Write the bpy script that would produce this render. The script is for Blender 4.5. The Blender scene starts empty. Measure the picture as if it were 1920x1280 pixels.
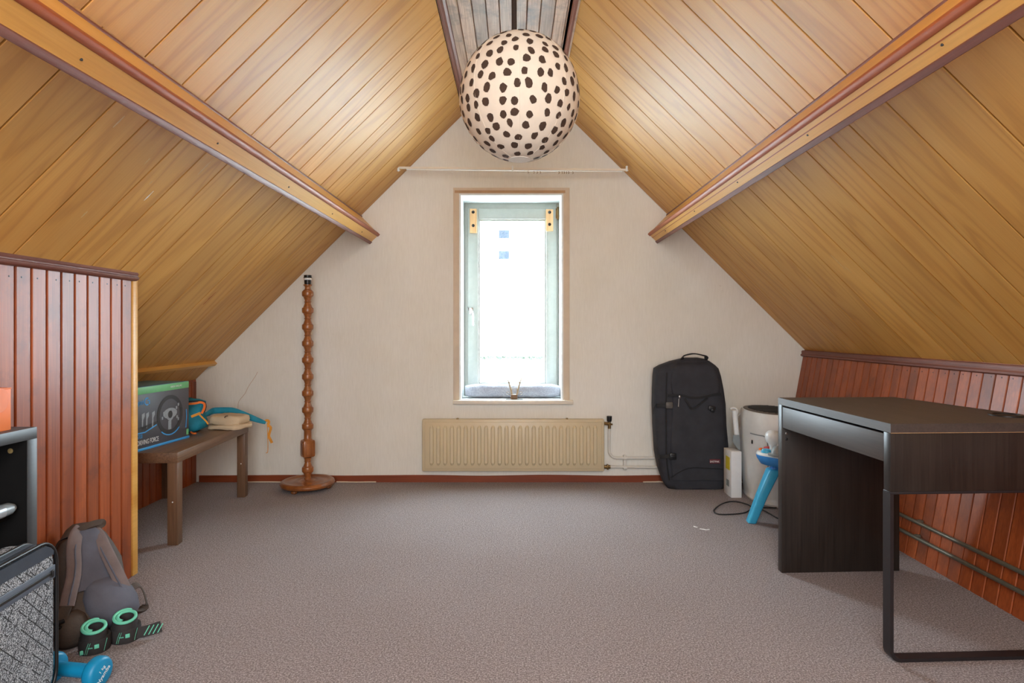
import bpy, bmesh, math, random
from mathutils import Vector, Matrix, noise as mnoise
random.seed(7)
S = bpy.context.scene
C = S.collection
PI = math.pi

# ------------------------------------------------------------------ camera, world, lights, exposure
F, CX, CY, H = 1135.0, 965.0, 618.0, 1.045      # focal length and vanishing point in a 1920 px wide frame, eye height
cd = bpy.data.cameras.new('camera'); cam = bpy.data.objects.new('camera', cd); C.objects.link(cam)
cam.location = (0, 0, H); cam.rotation_euler = (PI / 2, 0, 0)
cd.sensor_width = 36; cd.lens = 36 * F / 1920
cd.shift_x = -(CX - 960) / 1920; cd.shift_y = -(640 - CY) / 1920
cd.clip_start = 0.05; cd.clip_end = 500
S.camera = cam
S.view_settings.view_transform = 'Standard'; S.view_settings.look = 'None'
S.view_settings.exposure = 0.34; S.view_settings.gamma = 1; S.view_settings.use_curve_mapping = False

SKY = 37.0
w = bpy.data.worlds.new('overcast_sky'); S.world = w; w.use_nodes = True
nt = w.node_tree; bg = nt.nodes['Background']
tc = nt.nodes.new('ShaderNodeTexCoord'); nz = nt.nodes.new('ShaderNodeTexNoise'); rp = nt.nodes.new('ShaderNodeValToRGB')
nz.inputs['Scale'].default_value = 2.0; nz.inputs['Detail'].default_value = 3
rp.color_ramp.elements[0].color = (0.70, 0.85, 1.0, 1); rp.color_ramp.elements[1].color = (0.80, 0.91, 1.0, 1)
nt.links.new(tc.outputs['Generated'], nz.inputs['Vector']); nt.links.new(nz.outputs['Fac'], rp.inputs['Fac'])
nt.links.new(rp.outputs['Color'], bg.inputs['Color']); bg.inputs['Strength'].default_value = SKY

def area(name, loc, target, sx, sy, power, col, portal=False):
    l = bpy.data.lights.new(name, 'AREA'); l.shape = 'RECTANGLE'; l.size = sx; l.size_y = sy; l.energy = power; l.color = col
    o = bpy.data.objects.new(name, l); C.objects.link(o); o.location = loc
    o.rotation_euler = (Vector(target) - Vector(loc)).to_track_quat('-Z', 'Y').to_euler()
    if portal: l.cycles.is_portal = True
    return o
area('window_portal', (-0.02, 4.50, 1.26), (-0.02, 0, 1.26), 0.62, 1.40, 1.0, (1, 1, 1), portal=True)
area('rear_fill_light', (0.0, -1.12, 1.35), (0.0, 3.2, 1.0), 1.5, 1.5, 64.0, (0.92, 0.965, 1.0))  # added fill behind the camera; the rear wall has no window
area('ridge_fill_light', (0.15, 0.0, 2.40), (0.1, 1.5, 0.2), 0.6, 1.2, 24.0, (0.92, 0.965, 1.0))  # added fill below the ridge, standing in for bounced flash

# ------------------------------------------------------------------ helpers
def srgb(r, g, b):
    f = lambda c: ((c / 255 + 0.055) / 1.055) ** 2.4 if c > 10.3 else c / 255 / 12.92
    return (f(r), f(g), f(b), 1.0)

def P(px, py, Y):                 # point of the room that the photograph shows at (px, py), standing at depth Y
    return Vector(((px - CX) / F * Y, Y, H - (py - CY) / F * Y))
def G(px, py):                    # floor point seen at (px, py)
    Y = H * F / (py - CY); return Vector(((px - CX) / F * Y, Y, 0.0))
def PL(px, py, p0, n):            # point of a plane seen at (px, py)
    d = Vector(((px - CX) / F, 1, -(py - CY) / F)); o = Vector((0, 0, H))
    return o + d * ((Vector(p0) - o).dot(n) / d.dot(n))

MW = {}
def wm(o): return MW.get(o.name, Matrix.Identity(4)) if o else Matrix.Identity(4)

class MB:
    def __init__(s): s.v = []; s.f = []
    def add(s, vs, fs):
        k = len(s.v); s.v += [Vector(v) for v in vs]; s.f += [tuple(k + i for i in f) for f in fs]; return s
    def bm(s, b, M=None):
        b.verts.ensure_lookup_table(); b.verts.index_update()
        s.add([(M @ v.co if M else v.co.copy()) for v in b.verts], [[v.index for v in f.verts] for f in b.faces]); b.free(); return s
    def box(s, c, d, R=None, bev=0.0, seg=2):
        b = bmesh.new(); bmesh.ops.create_cube(b, size=1)
        for v in b.verts: v.co = Vector((v.co.x * d[0], v.co.y * d[1], v.co.z * d[2]))
        if bev > 0: bmesh.ops.bevel(b, geom=b.edges[:], offset=min(bev, 0.49 * min(d)), segments=seg, affect='EDGES', profile=0.5)
        return s.bm(b, Matrix.Translation(c) @ (R.to_4x4() if R else Matrix.Identity(4)))
    def box2(s, a, b, bev=0.0, seg=2):
        a = Vector(a); b = Vector(b); return s.box((a + b) / 2, [abs(x) for x in (b - a)], None, bev, seg)
    def sweep(s, path, prof, up=None, closed=False, cap=True, scale=None):
        path = [Vector(p) for p in path]; n = len(path); m = len(prof); rings = []
        prev = None
        for i, p in enumerate(path):
            if closed: t = path[(i + 1) % n] - path[i - 1]
            else: t = path[min(i + 1, n - 1)] - path[max(i - 1, 0)]
            t = t.normalized() if t.length > 1e-9 else Vector((0, 0, 1))
            if up is not None:
                u = up[i] if isinstance(up, list) else up
                u = Vector(u); u = (u - t * u.dot(t)).normalized()
            else:
                u = prev if prev is not None else (Vector((0, 0, 1)) if abs(t.z) < 0.9 else Vector((1, 0, 0)))
                u = (u - t * u.dot(t)).normalized()
            prev = u; r = t.cross(u); k = scale[i] if scale else 1.0
            rings += [p + r * a * k + u * b * k for a, b in prof]
        fs = []
        for i in range(n if closed else n - 1):
            j = (i + 1) % n
            for q in range(m):
                q2 = (q + 1) % m; fs.append((i * m + q, i * m + q2, j * m + q2, j * m + q))
        if cap and not closed:
            fs.append(tuple(range(m - 1, -1, -1))); fs.append(tuple((n - 1) * m + q for q in range(m)))
        return s.add(rings, fs)
    def tube(s, path, r, n=8, closed=False, scale=None, up=None):
        return s.sweep(path, [(r * math.cos(2 * PI * k / n), r * math.sin(2 * PI * k / n)) for k in range(n)], up, closed, True, scale)
    def ribbon(s, path, wd, th, up, closed=False, scale=None):      # up = thickness direction
        return s.sweep(path, [(-wd / 2, -th / 2), (wd / 2, -th / 2), (wd / 2, th / 2), (-wd / 2, th / 2)], up, closed, True, scale)
    def lathe(s, prof, n=24, M=None, ang0=0.0):
        vs = []; fs = []; m = len(prof)
        for k in range(n):
            a = ang0 + 2 * PI * k / n
            for r, z in prof: vs.append(Vector((r * math.cos(a), r * math.sin(a), z)))
        for k in range(n):
            k2 = (k + 1) % n
            for q in range(m - 1): fs.append((k * m + q, k2 * m + q, k2 * m + q + 1, k * m + q + 1))
        fs.append(tuple(k * m for k in range(n - 1, -1, -1))); fs.append(tuple(k * m + m - 1 for k in range(n)))
        return s.add([(M @ v if M else v) for v in vs], fs)
    def prism(s, poly, z0, z1, M=None):            # polygon in local xy, extruded along z
        n = len(poly); vs = [Vector((x, y, z0)) for x, y in poly] + [Vector((x, y, z1)) for x, y in poly]
        fs = [tuple(range(n - 1, -1, -1)), tuple(range(n, 2 * n))] + [(i, (i + 1) % n, n + (i + 1) % n, n + i) for i in range(n)]
        return s.add([(M @ v if M else v) for v in vs], fs)
    def loft(s, rings, cap=True):
        m = len(rings[0]); vs = [p for r in rings for p in r]; fs = []
        for i in range(len(rings) - 1):
            for q in range(m):
                q2 = (q + 1) % m; fs.append((i * m + q, i * m + q2, (i + 1) * m + q2, (i + 1) * m + q))
        if cap: fs.append(tuple(range(m - 1, -1, -1))); fs.append(tuple((len(rings) - 1) * m + q for q in range(m)))
        return s.add(vs, fs)
    def jitter(s, amp, freq, seed=0.0):
        for v in s.v:
            d = mnoise.noise_vector(v * freq + Vector((seed, seed * 1.7, -seed)))
            v += d * amp
        return s
    def build(s, name, mat, parent=None, world=True, smooth=40, M=None, mods=()):
        me = bpy.data.meshes.new(name)
        inv = wm(parent).inverted() if (parent and world) else Matrix.Identity(4)
        if M is not None: inv = Matrix.Identity(4)
        me.from_pydata([inv @ v for v in s.v], [], s.f)
        b = bmesh.new(); b.from_mesh(me); bmesh.ops.recalc_face_normals(b, faces=b.faces); b.to_mesh(me); b.free()
        me.materials.append(mat)
        if smooth:
            for p in me.polygons: p.use_smooth = True
            me.set_sharp_from_angle(angle=math.radians(smooth))
        o = bpy.data.objects.new(name, me); C.objects.link(o)
        if parent: o.parent = parent
        if M is not None: o.matrix_local = M; MW[o.name] = wm(parent) @ M
        else: MW[o.name] = wm(parent)
        for kind, kw in mods:
            md = o.modifiers.new(kind.lower(), kind)
            for a, b_ in kw.items(): setattr(md, a, b_)
        return o

def thing(name, label, cat, loc, rz=0.0, group=None):
    o = bpy.data.objects.new(name, None); C.objects.link(o); o.empty_display_size = 0.05
    o.location = loc; o.rotation_euler = (0, 0, rz)
    MW[o.name] = Matrix.Translation(loc) @ Matrix.Rotation(rz, 4, 'Z')
    o['label'] = label; o['category'] = cat
    if group: o['group'] = group
    return o
def tag(o, label, cat, group=None):
    o['label'] = label; o['category'] = cat
    if group: o['group'] = group
    return o
def struct(o): o['kind'] = 'structure'; return o
def text(name, body, size, mat, origin, right, upv, parent, align='LEFT', ext=0.0003, sx=1.0, shear=0.0):
    c = bpy.data.curves.new(name, 'FONT'); c.body = body; c.size = size; c.align_x = align; c.extrude = ext; c.shear = shear
    c.materials.append(mat)
    o = bpy.data.objects.new(name, c); C.objects.link(o)
    me = bpy.data.meshes.new_from_object(o.evaluated_get(bpy.context.evaluated_depsgraph_get())); bpy.data.objects.remove(o)
    me.materials.clear(); me.materials.append(mat); o = bpy.data.objects.new(name, me); C.objects.link(o)
    r = Vector(right).normalized(); u = Vector(upv); u = (u - r * u.dot(r)).normalized(); n = r.cross(u)
    M = Matrix((r * sx, u, n)).transposed().to_4x4(); M.translation = Vector(origin)
    o.parent = parent; o.matrix_local = wm(parent).inverted() @ M
    return o
def superell(cx, cy, z, a, b, p=2.6, n=28, tilt=None):
    out = []
    for k in range(n):
        t = 2 * PI * k / n; ct, st = math.cos(t), math.sin(t)
        out.append(Vector((cx + a * math.copysign(abs(ct) ** (2 / p), ct), cy + b * math.copysign(abs(st) ** (2 / p), st), z)))
    return out
def spline(pts, n=6, closed=False):
    pts = [Vector(p) for p in pts]; out = []; N = len(pts)
    for i in range(N if closed else N - 1):
        g = lambda k: pts[k % N] if closed else pts[max(0, min(N - 1, k))]
        p0, p1, p2, p3 = g(i - 1), g(i), g(i + 1), g(i + 2)
        for k in range(n):
            t = k / n
            out.append(0.5 * (2 * p1 + (p2 - p0) * t + (2 * p0 - 5 * p1 + 4 * p2 - p3) * t * t + (3 * p1 - p0 - 3 * p2 + p3) * t ** 3))
    if not closed: out.append(pts[-1])
    return out
def rrect(w_, h_, r, n=6):
    o = []
    for cx, cy, a0 in ((w_ / 2 - r, h_ / 2 - r, 0), (-w_ / 2 + r, h_ / 2 - r, 90), (-w_ / 2 + r, -h_ / 2 + r, 180), (w_ / 2 - r, -h_ / 2 + r, 270)):
        for k in range(n + 1):
            a = math.radians(a0 + 90 * k / n); o.append((cx + r * math.cos(a), cy + r * math.sin(a)))
    return o

# ------------------------------------------------------------------ materials
class N:
    def __init__(s, name):
        s.m = bpy.data.materials.new(name); s.m.use_nodes = True; s.t = s.m.node_tree; s.b = s.t.nodes['Principled BSDF']
    def n(s, kind, **kw):
        x = s.t.nodes.new('ShaderNode' + kind)
        for k, v in kw.items():
            if k in x.inputs.keys(): x.inputs[k].default_value = v
            else: setattr(x, k, v)
        return x
    def l(s, a, b): s.t.links.new(a, b)
    def coord(s, scale=(1, 1, 1), rand=True, kind='Object'):
        t = s.n('TexCoord'); v = t.outputs[kind]
        if rand:
            oi = s.n('ObjectInfo'); cmb = s.n('CombineXYZ')
            for k, f in enumerate((37.0, 91.0, 53.0)):
                mu = s.n('Math', operation='MULTIPLY'); s.l(oi.outputs['Random'], mu.inputs[0]); mu.inputs[1].default_value = f
                s.l(mu.outputs[0], cmb.inputs[k])
            ad = s.n('VectorMath', operation='ADD'); s.l(v, ad.inputs[0]); s.l(cmb.outputs[0], ad.inputs[1]); v = ad.outputs[0]
            s.rand = oi.outputs['Random']
        mp = s.n('Mapping'); mp.inputs['Scale'].default_value = scale; s.l(v, mp.inputs['Vector']); return mp.outputs[0]
    def noise(s, vec, scale, detail=4, rough=0.55, dist=0.0):
        x = s.n('TexNoise'); x.inputs['Scale'].default_value = scale; x.inputs['Detail'].default_value = detail
        x.inputs['Roughness'].default_value = rough; x.inputs['Distortion'].default_value = dist; s.l(vec, x.inputs['Vector']); return x.outputs['Fac']
    def ramp(s, fac, stops):
        x = s.n('ValToRGB'); e = x.color_ramp.elements
        while len(e) < len(stops): e.new(0.5)
        for k, (p, c) in enumerate(stops): e[k].position = p; e[k].color = c
        s.l(fac, x.inputs['Fac']); return x.outputs['Color']
    def mix(s, fac, a, b, mode='MIX'):
        x = s.n('Mix', data_type='RGBA', blend_type=mode)
        if isinstance(fac, float): x.inputs[0].default_value = fac
        else: s.l(fac, x.inputs[0])
        for k, v in ((6, a), (7, b)):
            if isinstance(v, tuple): x.inputs[k].default_value = v
            else: s.l(v, x.inputs[k])
        return x.outputs[2]
    def bump(s, h, strength, dist):
        x = s.n('Bump'); x.inputs['Strength'].default_value = strength; x.inputs['Distance'].default_value = dist
        s.l(h, x.inputs['Height']); s.l(x.outputs[0], s.b.inputs['Normal'])
    def base(s, c):
        if isinstance(c, tuple): s.b.inputs['Base Color'].default_value = c
        else: s.l(c, s.b.inputs['Base Color'])
    def set(s, rough=0.5, metal=0.0, spec=0.5, coat=0.0, coat_r=0.1, sheen=0.0):
        b = s.b.inputs; b['Roughness'].default_value = rough; b['Metallic'].default_value = metal
        b['Specular IOR Level'].default_value = spec; b['Coat Weight'].default_value = coat; b['Coat Roughness'].default_value = coat_r
        b['Sheen Weight'].default_value = sheen
        return s.m

def plain(name, c, rough=0.5, metal=0.0, spec=0.5, var=0.08, scale=25.0, bump=0.0, bs=120.0, coat=0.0):
    q = N(name); v = q.coord(rand=True)
    d = tuple(x * (1 - var) for x in c[:3]) + (1,); h = tuple(min(1, x * (1 + var)) for x in c[:3]) + (1,)
    q.base(q.ramp(q.noise(v, scale), [(0.3, d), (0.7, h)]))
    if bump > 0: q.bump(q.noise(v, bs, 3), bump, 0.002)
    return q.set(rough, metal, spec, coat)

def wood(name, dark, mid, light, axis=0, rings=26.0, lowlen=0.6, lowacr=5.0, rough=0.4, vary=0.12, fibre=0.25, bump=0.08, spec=0.5, line=0.5, rand=True, blotch=None, wide=9.0):
    q = N(name)
    sc = [lowacr] * 3; sc[axis] = lowlen
    v = q.coord(tuple(sc), rand)
    lo = q.noise(v, 1.0, 2, 0.4, 0.25)
    mu = q.n('Math', operation='MULTIPLY'); mu.inputs[1].default_value = rings * 2 * PI / 4; q.l(lo, mu.inputs[0])
    sn = q.n('Math', operation='SINE'); q.l(mu.outputs[0], sn.inputs[0])
    mr = q.n('MapRange'); mr.inputs[1].default_value = -1; mr.inputs[2].default_value = 1; q.l(sn.outputs[0], mr.inputs[0])
    fc = [170.0] * 3; fc[axis] = 4.0
    vf = q.coord(tuple(fc), rand); fb = q.noise(vf, 1.0, 4, 0.6)
    wv = [wide] * 3; wv[axis] = 0.8
    wn = q.noise(q.coord(tuple(wv), rand), 1.0, 3)
    c0 = q.ramp(wn, [(0.25, dark), (0.5, mid), (0.75, light)])
    c1 = q.mix(0.5, c0, q.ramp(mr.outputs[0], [(0.0, dark), (0.28, mid), (1.0, light)])) if line > 0 else c0
    c1 = q.mix(float(line), c0, q.ramp(mr.outputs[0], [(0.0, dark), (0.22, mid), (1.0, light)]))
    c2 = q.mix(float(fibre), c1, q.ramp(fb, [(0.3, tuple(x * 0.55 for x in dark[:3]) + (1,)), (0.65, light)]))
    if blotch:
        bn = q.noise(q.coord((6, 6, 6), rand), 1.0, 5, 0.7)
        c2 = q.mix(q.ramp(bn, [(0.5, (0, 0, 0, 1)), (0.72, (1, 1, 1, 1))]), c2, blotch)
    if rand and vary > 0:
        hs = q.n('HueSaturation'); q.l(c2, hs.inputs['Color'])
        r2 = q.n('MapRange'); r2.inputs[3].default_value = 1 - vary; r2.inputs[4].default_value = 1 + vary; q.l(q.rand, r2.inputs[0])
        q.l(r2.outputs[0], hs.inputs['Value']); c2 = hs.outputs['Color']
    q.base(c2); q.bump(fb, bump, 0.001)
    return q.set(rough, 0, spec)

M_ceil = wood('yellow_grained_panel', srgb(174, 118, 48), srgb(206, 150, 70), srgb(217, 165, 88), axis=0, rings=30, lowlen=0.7, lowacr=6.0, rough=0.47, vary=0.07, fibre=0.12, spec=0.6, line=0.42, bump=0.03, wide=2.0)
M_beam = wood('yellow_beam_wood', srgb(204, 140, 54), srgb(226, 168, 80), srgb(234, 182, 100), axis=1, rings=12, rough=0.38, vary=0.03, fibre=0.15, line=0.3)
M_mould = wood('red_moulding_wood', srgb(130, 58, 24), srgb(166, 84, 40), srgb(184, 104, 58), axis=1, rough=0.5, vary=0.08, line=0.2)
M_dmould = wood('dark_moulding_wood', srgb(92, 50, 40), srgb(126, 74, 60), srgb(146, 94, 78), axis=1, rough=0.5, vary=0.08, line=0.2)
M_red = wood('red_varnished_plank', srgb(112, 48, 20), srgb(158, 76, 34), srgb(182, 96, 48), axis=2, rings=16, rough=0.38, vary=0.2, fibre=0.3, line=0.3, spec=0.5, blotch=srgb(120, 62, 38))
M_redback = wood('red_tongue_wood', srgb(120, 48, 16), srgb(150, 66, 24), srgb(170, 80, 34), axis=2, rough=0.4, vary=0.0, rand=False)
M_ridge = wood('weathered_plank', srgb(118, 82, 60), srgb(172, 134, 106), srgb(202, 170, 144), axis=1, rings=18, rough=0.5, vary=0.28, fibre=0.5, line=0.3, blotch=srgb(104, 92, 84))
M_desk = wood('black_brown_veneer', srgb(34, 28, 25), srgb(50, 42, 38), srgb(68, 58, 52), axis=1, rough=0.52, vary=0.05, fibre=0.4, line=0.2, spec=1.0)
M_deskv = wood('black_brown_veneer_upright', srgb(26, 20, 17), srgb(38, 31, 27), srgb(52, 44, 39), axis=2, rough=0.36, vary=0.05, fibre=0.4, line=0.2, spec=0.5)
M_table = wood('walnut_veneer', srgb(70, 48, 33), srgb(108, 78, 56), srgb(136, 104, 78), axis=1, rings=14, rough=0.38, vary=0.04, fibre=0.4, line=0.3)
M_tablev = wood('walnut_veneer_upright', srgb(68, 47, 32), srgb(106, 76, 54), srgb(134, 101, 75), axis=2, rings=14, rough=0.38, vary=0.06, fibre=0.4, line=0.3)
M_turned = wood('turned_oak', srgb(104, 54, 22), srgb(150, 88, 42), srgb(178, 112, 60), axis=2, rough=0.3, vary=0.06, fibre=0.25, line=0.2, spec=0.6)
M_shelfw = wood('black_ash_board', srgb(22, 20, 20), srgb(32, 30, 30), srgb(42, 40, 41), axis=1, rough=0.46, vary=0.05, fibre=0.35, line=0.15, spec=0.9)
M_block = wood('raw_pine_block', srgb(196, 144, 92), srgb(214, 166, 114), srgb(226, 184, 136), axis=2, rough=0.6, vary=0.05)
M_void = plain('dark_roof_void', srgb(52, 34, 22), 0.9)
M_palescuff = plain('pale_scuff_wood', srgb(206, 176, 128), 0.6, var=0.15, scale=60)
M_redscuff = plain('reddish_bare_wood', srgb(176, 100, 46), 0.6, var=0.15, scale=60)
M_innershade = plain('shaded_black_board', srgb(17, 16, 16), 0.75, spec=0.2)  # shelf interior: its shade is put into the colour, darker than the ash edges
M_skirt = wood('red_brown_skirting', srgb(104, 42, 16), srgb(134, 60, 26), srgb(150, 74, 36), axis=0, rough=0.45, vary=0.05, line=0.2)

def wallpaper():
    q = N('aged_white_wallpaper')
    v = q.coord((1, 1, 1), False)
    big = q.noise(v, 1.3, 4, 0.6)
    c = q.ramp(big, [(0.3, srgb(230, 227, 215)), (0.7, srgb(240, 239, 232))])
    vf = q.coord((150, 150, 14), False); fib = q.noise(vf, 1.0, 4, 0.65)
    c = q.mix(0.1, c, q.ramp(fib, [(0.3, srgb(150, 136, 118)), (0.7, srgb(240, 234, 226))]))
    sp = q.noise(q.coord((9, 9, 9), False), 1.0, 6, 0.7)
    c = q.mix(q.ramp(sp, [(0.68, (0, 0, 0, 1)), (0.8, (0.5, 0.5, 0.5, 1))]), c, srgb(176, 160, 140))
    q.base(c); q.bump(fib, 0.35, 0.002); return q.set(0.85, 0, 0.25)
M_wall = wallpaper()
def carpet():
    q = N('grey_brown_carpet'); v = q.coord((1, 1, 1), False)
    f = q.noise(v, 180, 3, 0.85); f2 = q.noise(v, 60, 3, 0.7); b = q.noise(v, 1.6, 4)
    c = q.ramp(f, [(0.36, srgb(58, 49, 48)), (0.5, srgb(140, 127, 126)), (0.64, srgb(226, 216, 216))])
    c = q.mix(0.35, c, q.ramp(f2, [(0.3, srgb(102, 92, 89)), (0.7, srgb(160, 150, 149))]))
    c = q.mix(0.18, c, q.ramp(b, [(0.3, srgb(104, 90, 82)), (0.7, srgb(140, 132, 132))]))
    q.base(c); q.bump(f, 0.6, 0.004); return q.set(0.95, 0, 0.1, sheen=0.1)
M_carpet = carpet()
M_white = plain('white_window_paint', srgb(232, 236, 234), 0.35, var=0.03)
M_frame = plain('shaded_frame_paint', srgb(164, 166, 158), 0.4, var=0.05)  # off-white frame darkened in its colour to offset the bright window light
M_sill = plain('cream_sill_paint', srgb(228, 220, 204), 0.4, var=0.03)
M_plaster = plain('stained_plaster_edge', srgb(216, 200, 178), 0.8, var=0.06, scale=9)
M_stain = plain('brown_stained_edge', srgb(190, 154, 118), 0.8, var=0.15, scale=12)
M_rad = plain('cream_radiator_enamel', srgb(208, 192, 158), 0.38, var=0.04, scale=6)
M_pipew = plain('white_pipe_paint', srgb(222, 220, 212), 0.4, var=0.04)
M_pipeg = plain('grey_green_pipe_paint', srgb(112, 108, 94), 0.3, var=0.1, metal=0.4)
M_brass = plain('old_brass', srgb(128, 104, 66), 0.4, metal=0.8, var=0.2)
M_gold = plain('pale_brass_disc', srgb(206, 178, 120), 0.35, metal=0.6)
M_black = plain('black_plastic', srgb(24, 24, 25), 0.4, var=0.1)
M_blackmetal = plain('black_powder_coat', srgb(34, 30, 32), 0.38, var=0.08, metal=0.0)
M_steel = plain('steel', srgb(170, 170, 168), 0.3, metal=1.0)
M_chrome = plain('bright_steel', srgb(210, 212, 212), 0.18, metal=1.0)
M_cord = plain('dark_braided_cord', srgb(46, 34, 26), 0.8, var=0.4, scale=300, bump=0.4)
M_shade = plain('cream_cotton', srgb(232, 220, 202), 0.9, var=0.03, scale=30, bump=0.2, bs=500)
M_shadelt = plain('white_cotton', srgb(240, 230, 216), 0.9, var=0.03)
M_dot = plain('dark_brown_print', srgb(72, 54, 42), 0.9, var=0.15, scale=60)
M_blackcloth = plain('black_canvas', srgb(48, 49, 55), 0.8, var=0.18, scale=14, bump=0.3, bs=600)
M_blackweb = plain('black_webbing', srgb(22, 22, 24), 0.7, var=0.15, bump=0.3, bs=400)
M_greycloth = plain('taupe_backpack_cloth', srgb(118, 104, 102), 0.85, var=0.14, scale=18, bump=0.3, bs=600)
M_bluecloth = plain('blue_grey_backpack_cloth', srgb(94, 96, 108), 0.85, var=0.12, scale=16, bump=0.3, bs=600)
M_browncloth = plain('brown_black_nylon', srgb(78, 66, 57), 0.7, var=0.18, scale=18, bump=0.35, bs=90)
M_mint = plain('mint_trim', srgb(112, 208, 176), 0.6, var=0.05)
M_darkneo = plain('charcoal_neoprene', srgb(48, 45, 45), 0.75, var=0.12, bump=0.2, bs=500)
M_blueneo = plain('turquoise_blue_coating', srgb(14, 140, 188), 0.42, var=0.04, bump=0.08, bs=500)
M_printw = plain('white_print', srgb(238, 240, 240), 0.6, var=0.02)
M_orange = plain('orange_plastic', srgb(246, 124, 40), 0.5, var=0.04)
M_orangel = plain('pale_orange_flap', srgb(246, 150, 112), 0.25, var=0.04)
M_silver = plain('silver_grey_plastic', srgb(176, 184, 190), 0.3, var=0.05, metal=0.5)
M_teal = plain('teal_nylon', srgb(26, 138, 164), 0.7, var=0.15, scale=20, bump=0.3, bs=60)
M_oweb = plain('orange_webbing', srgb(236, 120, 44), 0.7, var=0.08)
M_yweb = plain('amber_ribbon', srgb(226, 152, 48), 0.7, var=0.08)
M_beige = plain('beige_canvas', srgb(214, 192, 160), 0.9, var=0.06, scale=14, bump=0.3, bs=500)
M_boxdark = plain('charcoal_print_card', srgb(76, 76, 82), 0.45, var=0.05, scale=6)
M_boxgreen = plain('green_print_card', srgb(112, 192, 128), 0.45, var=0.04)
M_boxteal = plain('teal_print_card', srgb(62, 122, 142), 0.4, var=0.12, scale=8)
M_boxblue = plain('bright_blue_print', srgb(56, 160, 226), 0.45, var=0.05)
M_boxink = plain('black_print', srgb(40, 40, 42), 0.4, var=0.1)
M_boxgrey = plain('grey_print', srgb(150, 158, 164), 0.45, var=0.15, scale=80)
M_offw = plain('white_appliance_plastic', srgb(230, 235, 236), 0.32, var=0.03)
M_grille = plain('dark_grey_grille', srgb(92, 86, 80), 0.5, var=0.1)
M_greyp = plain('grey_plastic', srgb(138, 148, 152), 0.35, var=0.06)
M_card = plain('white_carton', srgb(234, 238, 240), 0.6, var=0.03)
M_yellow = plain('yellow_sticker', srgb(222, 206, 50), 0.5, var=0.04)
M_toyblue = plain('sky_blue_plastic', srgb(64, 176, 218), 0.38, var=0.04)
M_toydeep = plain('mid_blue_plastic', srgb(56, 140, 214), 0.38, var=0.04)
M_toywhite = plain('white_toy_plastic', srgb(226, 234, 236), 0.3, var=0.02)
M_red2 = plain('red_toy_plastic', srgb(216, 84, 92), 0.4)
M_labelred = plain('dark_red_label', srgb(96, 44, 52), 0.7, var=0.15)
M_bldw = plain('white_render', srgb(236, 236, 232), 0.9, var=0.02, scale=0.2)
M_hedge = plain('dark_green_leaf', srgb(40, 50, 38), 0.9, var=0.4, scale=3)
M_ground = plain('pale_paving', srgb(190, 190, 186), 0.9, var=0.1, scale=0.5)
M_leather = plain('black_leatherette', srgb(58, 68, 80), 0.32, var=0.1, bump=0.12, bs=160)
M_zip = plain('slate_zip_tape', srgb(88, 98, 112), 0.5, var=0.1)
M_antler = plain('pale_antler_metal', srgb(186, 168, 142), 0.4, var=0.15, metal=0.3)
M_grain = plain('brown_carved_wood', srgb(120, 92, 66), 0.6, var=0.2)

def towel():
    q = N('grey_fleece'); v = q.coord((1, 1, 1), False); f = q.noise(v, 120, 4, 0.7); g = q.noise(v, 14, 4)
    q.base(q.mix(0.5, q.ramp(f, [(0.3, srgb(128, 130, 142)), (0.7, srgb(186, 188, 198))]), q.ramp(g, [(0.3, srgb(138, 140, 152)), (0.7, srgb(178, 180, 190))])))
    q.bump(f, 0.8, 0.006); return q.set(0.95, 0, 0.1)
M_towel = towel()
def tweed():
    q = N('black_white_tweed'); v = q.coord((1, 1, 1), False)
    f = q.noise(v, 300, 2, 0.8)
    c = q.ramp(f, [(0.38, srgb(34, 36, 40)), (0.48, srgb(104, 109, 114)), (0.60, srgb(206, 212, 218))])
    for rot, wd_, seed in ((PI / 4, 0.05, 0.0), (-PI / 3.4, 0.065, 3.1)):
        b = q.n('TexBrick'); b.inputs['Scale'].default_value = 1.0; b.inputs['Mortar Size'].default_value = 0.0016
        b.inputs['Brick Width'].default_value = 0.5; b.inputs['Row Height'].default_value = wd_ * 0.6; b.inputs['Mortar Smooth'].default_value = 0.2
        mp = q.n('Mapping'); t = q.n('TexCoord'); q.l(t.outputs['Object'], mp.inputs['Vector']); mp.inputs['Rotation'].default_value = (rot, 0.0, 0.0)
        sw = q.n('SeparateXYZ'); q.l(mp.outputs[0], sw.inputs[0]); cw = q.n('CombineXYZ'); q.l(sw.outputs[1], cw.inputs[0]); q.l(sw.outputs[2], cw.inputs[1])
        q.l(cw.outputs[0], b.inputs['Vector'])
        br = q.noise(q.coord((1, 1, 1), False), 26 + seed, 1); thr = q.n('Math', operation='GREATER_THAN'); thr.inputs[1].default_value = 0.44; q.l(br, thr.inputs[0])
        mu = q.n('Math', operation='MULTIPLY'); q.l(b.outputs['Fac'], mu.inputs[0]); q.l(thr.outputs[0], mu.inputs[1])
        c = q.mix(mu.outputs[0], c, srgb(60, 62, 64))
    q.base(c); q.bump(f, 0.5, 0.003); return q.set(0.85, 0, 0.2)
M_tweed = tweed()
def glass():
    q = N('window_glass'); t = q.t; t.nodes.remove(q.b)
    tr = t.nodes.new('ShaderNodeBsdfTransparent'); tr.inputs[0].default_value = (0.96, 0.98, 0.97, 1)
    gl = t.nodes.new('ShaderNodeBsdfGlossy'); gl.inputs['Roughness'].default_value = 0.02
    mx = t.nodes.new('ShaderNodeMixShader'); mx.inputs[0].default_value = 0.06
    q.l(tr.outputs[0], mx.inputs[1]); q.l(gl.outputs[0], mx.inputs[2]); q.l(mx.outputs[0], t.nodes['Material Output'].inputs[0]); return q.m
M_glass = glass()
M_farwin = plain('far_blue_glass', srgb(38, 42, 48), 0.9, var=0.25, scale=1.2, spec=0.1)
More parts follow.
